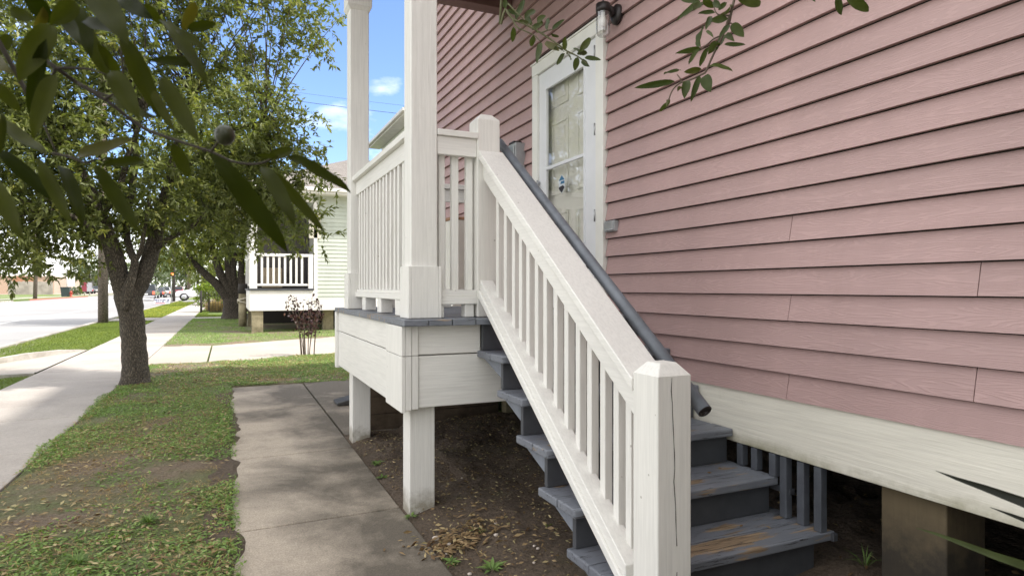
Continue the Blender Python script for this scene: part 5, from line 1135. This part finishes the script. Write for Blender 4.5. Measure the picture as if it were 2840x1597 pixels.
mb = MB(); mb.add([(c[0] - s_ * .8, c[1] - s_ * .8, G), (c[0] + s_ * .8, c[1] - s_ * .8, G), (c[0] + s_ * .8, c[1] + s_ * .8, G), (c[0] - s_ * .8, c[1] + s_ * .8, G), (c[0] - s_, c[1] - s_, G + 1.3), (c[0] + s_, c[1] - s_, G + 1.3), (c[0] + s_, c[1] + s_, G + 1.3), (c[0] - s_, c[1] + s_, G + 1.3)], [(3, 2, 1, 0), (4, 5, 6, 7), (0, 1, 5, 4), (1, 2, 6, 5), (2, 3, 7, 6), (3, 0, 4, 7)]); mb.build('bin_body', plain('bin green', (0.02, 0.035, 0.035), 0.5), tbn)
MB().box((c[0] - s_ * 1.08, c[1] - s_ * 1.08, G + 1.301), (c[0] + s_ * 1.08, c[1] + s_ * 1.08, G + 1.42)).build('lid', plain('bin lid', (0.03, 0.04, 0.045), 0.5), tbn, bevel=0.03)
c = onZ(197, 822, G); hy = empty('fire_hydrant', (c[0], c[1], G), 'red fire hydrant on the lawn across the road', 'hydrant'); red = plain('hydrant red', (0.35, 0.05, 0.03), 0.5)
MB().lathe([(0.22, 0), (0.22, 0.06), (0.15, 0.07), (0.15, 0.55), (0.19, 0.57), (0.19, 0.62), (0.14, 0.75), (0.05, 0.82), (0.05, 0.90)], (c[0], c[1], G), 2, 14).build('barrel', red, hy)
MB().tube([(c[0] - 0.26, c[1], G + 0.45), (c[0] + 0.26, c[1], G + 0.45)], 0.07, 10).build('side_nozzle', red, hy); MB().tube([(c[0], c[1] - 0.26, G + 0.42), (c[0], c[1], G + 0.42)], 0.09, 10).build('front_nozzle', red, hy)
c = onZ(186, 822, G); sp_ = empty('sign_post', (c[0], c[1], G), 'tall pale sign with a white panel beside the trash bin', 'sign'); MB().tube([(c[0], c[1], G), (c[0], c[1], G + 3.6)], 0.06, 8).build('post', M['metal'], sp_); MB().box((c[0] + 0.08, c[1] - 0.04, G + 1.5), (c[0] + 0.95, c[1] + 0.04, G + 2.9)).build('panel', M['trim_white'], sp_)
bsx = onZ(203, 817, G); bo = empty('round_bush', (bsx[0], 135, G), 'grey green bush behind the red hydrant', 'bush'); mb = MB(); mb.tube([(bsx[0], 135, G), (bsx[0], 135, G + 0.8)], 0.08, 6); mb.build('stem', M['twig'], bo)
q = onY(203, 812, 135); crown('foliage', [(q[0], 135, G + 0.7, 0.8), (q[0] + 0.8, 135, G + 0.6, 0.7), (q[0] - 0.8, 135, G + 0.55, 0.6)], 160, 10, 0.22, 0.1, M['leaf_far'], bo, 0.2)
for (px, lab, colr) in ((234, 'maroon roadside banner sign near the parked cars', (0.22, 0.03, 0.05)), (248, 'grey roadside banner sign near the parked cars', (0.35, 0.34, 0.38))):
    q = onY(px, 816, 125); o = empty('banner_sign', (q[0], 125, G), lab, 'sign'); MB().tube([(q[0], 125, G), (q[0], 125, G + 2.2)], 0.05, 6).build('post', M['metal'], o)
    MB().box((q[0] - 0.35, 124.9, G + 0.7), (q[0] + 0.35, 124.94, G + 2.2)).build('panel', sheet_mat(lab[:12], colr), o)

# ------------------------------------------------------------------ vehicles
def car(name, px, py_, label, colr, kind, s=1.0, heading=0.0, Y=None, z=RZ, group='cars far down the road', brake=True):
    """profile in metres, x along the car (front +), z up"""
    pos = onY(px, py_, Y); loc = Vector((pos[0], Y, z))
    root = empty(name, loc, label, {'pickup': 'pickup truck', 'suv': 'suv', 'sedan': 'car'}[kind], group)
    prof = {'sedan': [(-2.3, .35), (-2.32, .75), (-2.2, .98), (-1.55, 1.02), (1.0, .95), (2.0, .82), (2.3, .62), (2.3, .35)],
            'suv': [(-2.25, .4), (-2.3, .8), (-2.2, 1.10), (-1.2, 1.12), (1.05, 1.08), (2.0, .98), (2.3, .72), (2.32, .4)],
            'pickup': [(-2.8, .5), (-2.85, .8), (-2.8, 1.15), (-1.0, 1.17), (1.2, 1.16), (2.4, 1.08), (2.75, .85), (2.75, .5)]}[kind]
    cab = {'sedan': [(-1.75, 1.0), (-1.05, 1.42), (0.15, 1.44), (0.95, .96)], 'suv': [(-2.18, 1.10), (-1.95, 1.66), (0.0, 1.70), (1.05, 1.09)], 'pickup': [(-0.85, 1.16), (-0.65, 1.80), (0.7, 1.84), (1.45, 1.17)]}[kind]
    hw = 0.9 if kind != 'pickup' else 0.98; pm = car_paint(name + ' paint', colr)
    ch, sh_ = math.cos(heading), math.sin(heading)
    def xf(mb):
        mb.v = [(loc.x + s * (x * ch - y * sh_), loc.y + s * (x * sh_ + y * ch), loc.z + s * z_) for (x, y, z_) in mb.v]; return mb
    xf(MB().prism([(p[0], p[1]) for p in prof], 1, -hw, hw)).build('body', pm, root, bevel=0.10 * s)
    mb = MB(); n = len(cab); v = [(x, -hw * (0.96 if z_ < 1.2 else 0.78), z_) for x, z_ in cab] + [(x, hw * (0.96 if z_ < 1.2 else 0.78), z_) for x, z_ in cab]
    mb.add(v, [(0, 1, 2, 3), (7, 6, 5, 4), (0, 4, 5, 1), (1, 5, 6, 2), (2, 6, 7, 3)]); xf(mb).build('cabin', pm, root, bevel=0.05 * s)
    def shrink(i, j, k, l, t=0.1, o=0.012):
        q = [Vector(v[a]) for a in (i, j, k, l)]; c_ = sum(q, Vector()) / 4; nn = (q[1] - q[0]).cross(q[3] - q[0]).normalized(); cen = Vector((-0.3, 0, 1.3)); nn = nn if (c_ - cen).dot(nn) > 0 else -nn
        return [q_.lerp(c_, t) + nn * o for q_ in q]
    for quad in ((0, 1, 2, 3), (4, 5, 6, 7), (0, 4, 5, 1), (2, 6, 7, 3)):
        xf(MB().add(shrink(*quad, t=0.13), [(0, 1, 2, 3)])).build('window', M['car_glass'], root)
    wx = (1.45, -1.45) if kind != 'pickup' else (1.75, -1.75); wr = 0.34 if kind == 'sedan' else 0.39
    for x_ in wx:
        for y_ in (-hw, hw):
            sg_ = 1 if y_ > 0 else -1
            wh = xf(MB().lathe([(wr, -0.11), (wr, 0.11)], (x_, y_ - sg_ * 0.08, wr), 1, 18)).build('wheel', M['tyre'], root)
            xf(MB().lathe([(wr * 0.64, -0.02), (wr * 0.64, 0.02), (wr * .2, 0.03)] if sg_ > 0 else [(wr * .2, -0.03), (wr * 0.64, -0.02), (wr * 0.64, 0.02)], (x_, y_ + sg_ * 0.03, wr), 1, 14)).build('rim', M['chrome'], wh)
    xr = prof[2][0]; zt = prof[2][1]; tl = lit('tail light', (0.9, 0.10, 0.05), 0.7) if brake else plain('dim tail light', (0.35, 0.04, 0.04), 0.3)
    for y_ in (-hw + 0.03, hw - 0.25): xf(MB().box((xr - 0.13, y_, zt - 0.42), (xr + 0.1, y_ + 0.22, zt - 0.10))).build('taillight', tl, root, bevel=0.02 * s)
    for y_ in (-hw + 0.06, hw - 0.40): xf(MB().box((prof[-2][0] - 0.3, y_, prof[-2][1] - 0.05), (prof[-2][0] + 0.01, y_ + 0.34, prof[-2][1] + 0.13))).build('headlight', M['chrome'], root, bevel=0.02 * s)
    xf(MB().box((prof[0][0] - 0.1, -hw + 0.05, 0.38), (prof[0][0] + 0.05, hw - 0.05, 0.60))).build('bumper', M['chrome'] if kind == 'pickup' else M['tyre'], root, bevel=0.03 * s)
    xf(MB().box((prof[0][0] - 0.06, -0.28, 0.68), (prof[0][0] + 0.02, 0.28, 0.82))).build('number_plate', M['trim_white'], root)
    return root
Hn = R(90)
car('pickup_truck', 410, 820, 'black pickup truck with lit tail light driving away beside the oak trunk', (0.025, 0.027, 0.03), 'pickup', 0.98, Hn, 82)
car('sedan', 440, 815, 'dark sedan just right of the black pickup truck', (0.05, 0.055, 0.07), 'sedan', 1.0, Hn, 105)
car('silver_car', 460, 815, 'silver hatch car between dark sedan and dark pole', (0.42, 0.43, 0.45), 'suv', 0.92, Hn, 112)
car('dark_car', 474, 813, 'dark green car partly hidden by the dark pole', (0.04, 0.06, 0.06), 'suv', 1.0, Hn, 132)
car('red_car', 496, 813, 'maroon car to the right of the dark pole', (0.14, 0.02, 0.03), 'suv', 1.0, Hn, 130)
car('white_suv', 556, 820, 'white car crossing at the side street behind the bright hedge', (0.78, 0.78, 0.80), 'suv', 1.0, R(180), 72, G + 0.0, None, False)
for (px, c_, lab, k_) in ((212, (0.5, 0.52, 0.55), 'silver car parked leftmost before the white service building', 'sedan'), (226, (0.42, 0.42, 0.46), 'grey car parked second before the white service building', 'suv'), (243, (0.25, 0.27, 0.3), 'dark grey car parked beside the banner signs', 'sedan'), (258, (0.08, 0.09, 0.1), 'black car parked next to the pole shaft', 'suv')):
    car('parked_car', px, 815, lab, c_, k_, 1.0, R(100 + px % 30), 165 + px % 9, G, 'cars parked across the road', False)

#@@NEAR
# ------------------------------------------------------------------ oak branches hanging into the view
def big_leaf(mb, a, b, width, face, curl=0.12, att=0.5, seg=9, tipw=0.0):
    a = Vector(a); b = Vector(b); d = (b - a); L = d.length; d.normalize(); f = Vector(face).normalized(); s = d.cross(f).normalized(); f = s.cross(d)
    vs = []; fs = []; cols = 5
    for i in range(seg + 1):
        t = i / seg; wv = (math.sin(math.pi * min(1, t * 0.94 + 0.03) ** 0.85) ** 0.75) * width * 0.5
        if i == 0: wv = width * 0.03
        if i == seg: wv = width * 0.02
        c = a + d * L * t + f * (curl * L * (4 * t * (1 - t)) * 0.5) + f * (0.02 * L * math.sin(t * 9))
        for k in range(cols):
            u = (k - 2) / 2; vs.append(c + s * (wv * u) + f * (abs(u) * wv * 0.32 + (0.006 * L * math.sin(t * 17 + k)) * (k in (0, 4))))
    for i in range(seg):
        for k in range(cols - 1): fs.append((i * cols + k, i * cols + k + 1, (i + 1) * cols + k + 1, (i + 1) * cols + k))
    mb.add(vs, fs, True, att)
def hanging(name, label, stems, lvs, depth, zoom, mat, stem_r, twig_mat, fruit=()):
    ox, oy, sc = zoom
    def P(x, y, d): return Vector(onD(ox + x / sc, oy + y / sc, d))
    first = P(stems[0][0][0], stems[0][0][1], depth); root = empty(name, first, label, 'branch')
    mb = MB()
    for si, st in enumerate(stems):
        pts = [P(q[0], q[1], depth + (q[2] if len(q) > 2 else 0)) for q in st[0:]]
        if si == 0:
            top = EXT[name]; st0 = pts[0]; d0 = (pts[0] - pts[1]).normalized(); span = (top - st0).length
            pts = [top, st0.lerp(top, 0.66) + d0 * span * 0.10, st0.lerp(top, 0.33) + d0 * span * 0.12] + pts; up_path = pts[:4]
        n = len(pts); fine = []; rr = []
        for i in range(n - 1):
            p0 = pts[max(i - 1, 0)]; p1 = pts[i]; p2 = pts[i + 1]; p3 = pts[min(i + 2, n - 1)]
            for t in (0, .25, .5, .75):
                fine.append(0.5 * ((2 * p1) + (p2 - p0) * t + (2 * p0 - 5 * p1 + 4 * p2 - p3) * t * t + (3 * p1 - p0 - 3 * p2 + p3) * t ** 3)); rr.append(stem_r * (1.25 - 0.75 * (i + t) / (n - 1)) * (1.0 if si == 0 else 0.6))
        fine.append(pts[-1]); rr.append(stem_r * 0.3); mb.tube(fine, rr, 7)
    stem = mb.build('twig', M[twig_mat], root)
    mb = MB()
    for i, (x0, y0, x1, y1, wpx) in enumerate(lvs):
        dz = 0.10 * depth * (random.random() - 0.5); dt = dz + 0.12 * depth * (random.random() - 0.5)
        a = P(x0, y0, depth + dz); b = P(x1, y1, depth + dt); toward = (-(a + b) / 2).normalized()
        face = toward + Vector((random.uniform(-.5, .5), random.uniform(-.5, .5), random.uniform(-.2, .7)))
        big_leaf(mb, a, b, wpx / sc / FPX * depth * (0.78 if name == 'near_branch' else 1.0), face, random.uniform(-0.02, 0.18), random.random() * 0.9)
    for i in range(26):                                    # leaves on the stretch above the picture
        t = random.uniform(0.02, 0.72); k = min(int(t * 3), 2); q = up_path[k].lerp(up_path[k + 1], t * 3 - k); dr = Vector((random.uniform(-1, 1), random.uniform(-1, 0.2), random.uniform(-0.8, 0.4))).normalized()
        big_leaf(mb, q, q + dr * random.uniform(0.05, 0.08), 0.024, Vector((random.uniform(-1, 1), random.uniform(-1, 1), 1)), 0.1, random.random() * 0.9)
    mb.build('foliage', M[mat], root, attr='tint')
    for (x, y, rx) in fruit:
        c_ = P(x, y, depth); r_ = rx / sc / FPX * depth
        ac = MB().lathe([(r_ * .1, -r_ * 1.05), (r_ * .6, -r_ * .9), (r_ * .95, -r_ * .4), (r_ * 1.0, 0.0), (r_ * .9, r_ * .5), (r_ * .55, r_ * .9), (r_ * .1, r_ * 1.02)], c_, 2, 16).build('acorn', plain('green brown acorn', (0.04, 0.045, 0.02), 0.35), root)
    return root
EXT = {'near_branch': Vector((-0.45, -0.15, 2.25)), 'door_branch': Vector((0.75, 0.55, 2.12)), 'wall_branch': Vector((1.15, 0.85, 2.02)), 'corner_branch': Vector((1.25, 0.92, 2.0))}
L1 = [(1215, 880, 1650, 1449, 150), (1640, 895, 2015, 1112, 112), (1500, 960, 1690, 1305, 125), (1570, 985, 1865, 1335, 85), (990, 825, 1085, 1022, 100), (545, 945, 805, 1345, 108), (440, 900, 785, 800, 105), (830, 925, 585, 950, 80), (-10, 860, 330, 1165, 110), (225, 910, 420, 1295, 95), (335, 950, 470, 1315, 110), (-30, 1030, 135, 1375, 115), (-10, 690, 272, 895, 105),
      (322, 425, 195, 800, 125), (315, 430, 160, 555, 95), (300, 140, 105, 470, 170), (265, 225, 165, 650, 95), (385, -10, 642, 490, 125), (520, -60, 740, 265, 185), (690, 210, 915, 690, 150), (920, 440, 1142, 815, 118), (640, 410, 800, 690, 135), (640, 555, 905, 672, 88), (915, 115, 1192, 520, 120), (1190, 375, 850, 350, 85), (1120, 10, 1045, 175, 90), (1075, 165, 1240, 135, 82), (690, -20, 885, 118, 125), (140, -40, 295, 135, 140), (435, 10, 285, 145, 130), (450, 40, 525, 335, 115), (55, 60, 205, 112, 90), (480, 120, 700, 200, 110), (1010, 170, 1200, 300, 60), (0, 640, -20, 900, 60), (-60, 300, 90, 430, 100), (1470, 890, 1600, 900, 40), (1545, 905, 1685, 860, 95), (330, 30, 470, 260, 95), (250, 40, 180, 220, 90), (560, 250, 700, 470, 85), (60, 200, -40, 330, 90), (820, 20, 930, 140, 80), (-20, 480, 120, 640, 90), (600, 20, 690, 200, 100), (880, 520, 1010, 760, 70)]
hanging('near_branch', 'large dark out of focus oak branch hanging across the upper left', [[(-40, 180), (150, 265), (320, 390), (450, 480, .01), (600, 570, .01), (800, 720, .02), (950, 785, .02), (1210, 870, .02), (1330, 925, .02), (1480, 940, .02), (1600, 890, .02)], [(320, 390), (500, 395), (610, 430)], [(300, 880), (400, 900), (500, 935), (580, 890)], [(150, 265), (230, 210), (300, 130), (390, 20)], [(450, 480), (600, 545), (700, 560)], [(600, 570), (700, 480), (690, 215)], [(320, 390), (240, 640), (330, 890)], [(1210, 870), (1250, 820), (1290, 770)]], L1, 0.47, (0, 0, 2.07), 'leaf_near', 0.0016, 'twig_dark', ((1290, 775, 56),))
L2 = [(165, 80, 255, 122, 40), (230, 160, 302, -10, 50), (150, 70, 150, -20, 45), (212, 215, 203, 335, 45), (300, 150, 385, 85, 60), (310, 130, 365, 190, 55), (360, 240, 442, 188, 58), (400, 175, 472, 128, 52), (440, 200, 400, 140, 40), (480, 240, 490, 145, 42), (520, 240, 622, 158, 45), (510, 265, 572, 290, 30), (370, 280, 353, 368, 48), (430, 340, 398, 508, 46), (620, 395, 625, 288, 44), (575, 405, 465, 340, 58), (530, 390, 610, 415, 44), (620, 425, 556, 515, 50), (630, 425, 662, 478, 46), (735, 415, 822, 303, 56), (715, 432, 795, 418, 48), (740, 425, 685, 388, 32), (720, 455, 698, 562, 52), (778, 458, 908, 478, 36), (755, 478, 818, 530, 42), (340, 200, 395, 270, 50), (250, 170, 330, 190, 34)]
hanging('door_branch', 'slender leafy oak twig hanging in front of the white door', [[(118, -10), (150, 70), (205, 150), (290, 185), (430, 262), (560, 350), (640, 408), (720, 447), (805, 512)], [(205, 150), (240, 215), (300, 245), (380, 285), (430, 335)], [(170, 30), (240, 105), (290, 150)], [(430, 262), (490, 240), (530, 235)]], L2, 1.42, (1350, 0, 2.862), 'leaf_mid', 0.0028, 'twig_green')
L3 = [(1700, 5, 1508, 168, 52), (1692, 20, 1640, 88, 62), (1540, -15, 1695, 12, 52), (1715, -10, 1812, 55, 62), (1812, 100, 1675, 112, 42), (1905, 20, 1838, 82, 42), (1930, 40, 1852, 112, 60), (1980, -15, 2170, 35, 82), (1915, 150, 1782, 162, 60), (1945, 190, 2042, 296, 78), (1778, 130, 1738, 242, 42), (1900, 272, 1968, 332, 46), (1885, 352, 2055, 356, 38), (1722, 225, 1700, 375, 105), (1700, 388, 1495, 425, 46), (1692, 390, 1605, 515, 46), (1762, 372, 1692, 528, 48), (1835, 338, 1757, 435, 72), (1925, 198, 1850, 305, 52), (1885, 280, 1825, 405, 54), (1702, 545, 1565, 572, 52), (1770, 525, 1955, 574, 62), (1540, 560, 1405, 595, 62), (1492, 645, 1172, 698, 52), (1592, 640, 1568, 785, 68), (1692, 600, 1620, 810, 48), (1730, 600, 1780, 733, 90), (1545, 690, 1515, 728, 36), (1455, 790, 1368, 884, 42), (1442, 790, 1432, 852, 22), (1800, 300, 1745, 250, 30), (1860, 60, 1800, 10, 50)]
hanging('wall_branch', 'oak twig with olive leaves hanging before the pink siding', [[(1965, -10), (1925, 125), (1875, 280), (1800, 430), (1742, 560), (1715, 588), (1600, 640), (1530, 662), (1472, 720), (1438, 810)], [(1925, 125), (1830, 112), (1800, 40)], [(1875, 280), (1800, 310), (1720, 380), (1690, 395)], [(1900, 190), (1940, 185), (1950, 200)], [(1530, 662), (1545, 640), (1510, 590)], [(1742, 560), (1770, 525), (1785, 525)]], L3, 1.28, (1350, 0, 2.862), 'leaf_mid', 0.0026, 'twig')
hanging('corner_branch', 'few leaf tips poking in at the top right edge', [[(2335, -60), (2330, -20), (2342, -4)], [(2330, -20), (2322, -5)]], [(2345, -8, 2409, 32, 30), (2328, -14, 2334, 42, 24), (2255, -20, 2262, 6, 14)], 1.3, (0, 0, 1.0), 'leaf_mid', 0.0026, 'twig')
# strap leaves of a plant at the lower right
pl = empty('strap_leaf_plant', (0.85, 0.50, G), 'long dark and green strap leaves poking in at the lower right', 'plant')
mb = MB()
def strap(pts, wpx, depth, att):
    P_ = [Vector(onD(x, y, d)) for x, y, d in pts]; n = len(P_); vs = []; fs = []
    for i, p in enumerate(P_):
        t = (P_[min(i + 1, n - 1)] - P_[max(i - 1, 0)]).normalized(); s = t.cross(-p.normalized()).normalized(); wv = wpx[i] / FPX * depth * 0.5; f = t.cross(s)
        vs += [p - s * wv, p + f * wv * 0.5, p + s * wv]
    for i in range(n - 1): fs += [(i * 3, i * 3 + 1, i * 3 + 4, i * 3 + 3), (i * 3 + 1, i * 3 + 2, i * 3 + 5, i * 3 + 4)]
    mb.add(vs, fs, True, att)
strap([(2595, 1304, .80), (2650, 1325, .79), (2730, 1352, .78), (2840, 1392, .76), (2990, 1450, .73), (3150, 1560, .72), (3300, 1900, .75), (3350, 2500, .85)], [1, 9, 18, 27, 34, 38, 36, 30], 0.78, 0.3)
strap([(2745, 1405, .80), (2800, 1425, .79), (2860, 1448, .78), (2960, 1490, .76), (3100, 1600, .75), (3250, 2500, .85)], [1, 8, 14, 18, 22, 24], 0.78, 0.2)
mb.build('dark_leaf', M['blade_dark'], pl, attr='tint'); mb = MB()
strap([(2540, 1462, .80), (2600, 1480, .79), (2680, 1510, .78), (2760, 1540, .77), (2850, 1570, .76), (3000, 1640, .75), (3200, 2500, .85)], [1, 8, 14, 19, 24, 28, 30], 0.78, 0.5)
mb.build('green_leaf', M['blade_green'], pl, attr='tint')
# the oak whose twigs hang into the picture: unseen, with a crown added to block sky light
bo = empty('unseen_blocker_oak', (-1.5, -4.6, G), 'big unseen oak behind the viewpoint with crown added to block sky light', 'tree')
mb = MB(); mb.tube([(-1.5, -4.6, G - 0.1), (-1.5, -4.55, G + 0.6), (-1.4, -4.5, 0.6), (-1.2, -4.4, 1.7)], [0.3, 0.2, 0.18, 0.15], 12, rough=0.1)
mb.tube(bez((-1.35, -4.45, 1.2), (-0.9, -2.6, 3.0), (-0.45, -0.15, 2.25), 10) + [Vector((0.3, 0.3, 2.2)), Vector((0.75, 0.55, 2.12)), Vector((1.3, 0.95, 1.98))], [0.11, 0.10, 0.095, 0.085, 0.08, 0.07, 0.06, 0.05, 0.045, 0.035, 0.028, 0.02, 0.012], 8)
mb.tube(bez((-1.4, -4.5, 1.0), (0.2, -4.6, 2.4), (1.0, -3.4, 3.2), 8), [0.10, 0.09, 0.08, 0.07, 0.06, 0.05, 0.04, 0.02], 8); mb.build('trunk', M['bark'], bo)
crown('crown', [(-1.3, -4.6, 2.6, 1.6), (0.4, -4.0, 1.0, 1.5), (1.8, -4.2, 0.2, 1.4), (-2.6, -4.4, 2.2, 1.4), (0.4, -4.6, -0.2, 1.3), (1.0, -1.6, 4.0, 1.0), (-0.6, -4.4, 0.6, 1.3), (2.0, -3.0, 0.6, 1.0), (-0.8, -2.6, 3.6, 1.0)], 1700, 10, 0.15, 0.07, M['leaf'], bo, 0.3)

gs = empty('unseen_blocker_shrub', (1.5, -0.75, G), 'dense unseen evergreen shrub added behind the viewpoint to block light', 'shrub')  # made-up shrub, darkens the newel and stair faces turned to the camera
mb = MB()
for k in range(5): mb.tube([(1.5 + 0.1 * k - .2, -0.8, G - 0.05), (1.5 + 0.25 * k - .5, -0.8 - 0.1 * k, G + 1.2), (1.5 + 0.3 * k - .6, -0.8, G + 2.4)], [0.03, 0.02, 0.01], 6)
mb.build('stem', M['twig'], gs)
crown('foliage', [(1.3, -0.75, -0.6, 0.55), (1.9, -0.7, -0.5, 0.55), (1.5, -0.9, 0.2, 0.6), (2.05, -0.8, 0.3, 0.5), (1.0, -1.1, 0.1, 0.6), (0.4, -1.3, -0.4, 0.6), (2.0, -0.6, -1.0, 0.4), (1.2, -0.7, -1.0, 0.4)], 1500, 12, 0.08, 0.04, M['leaf'], gs, 0.15)
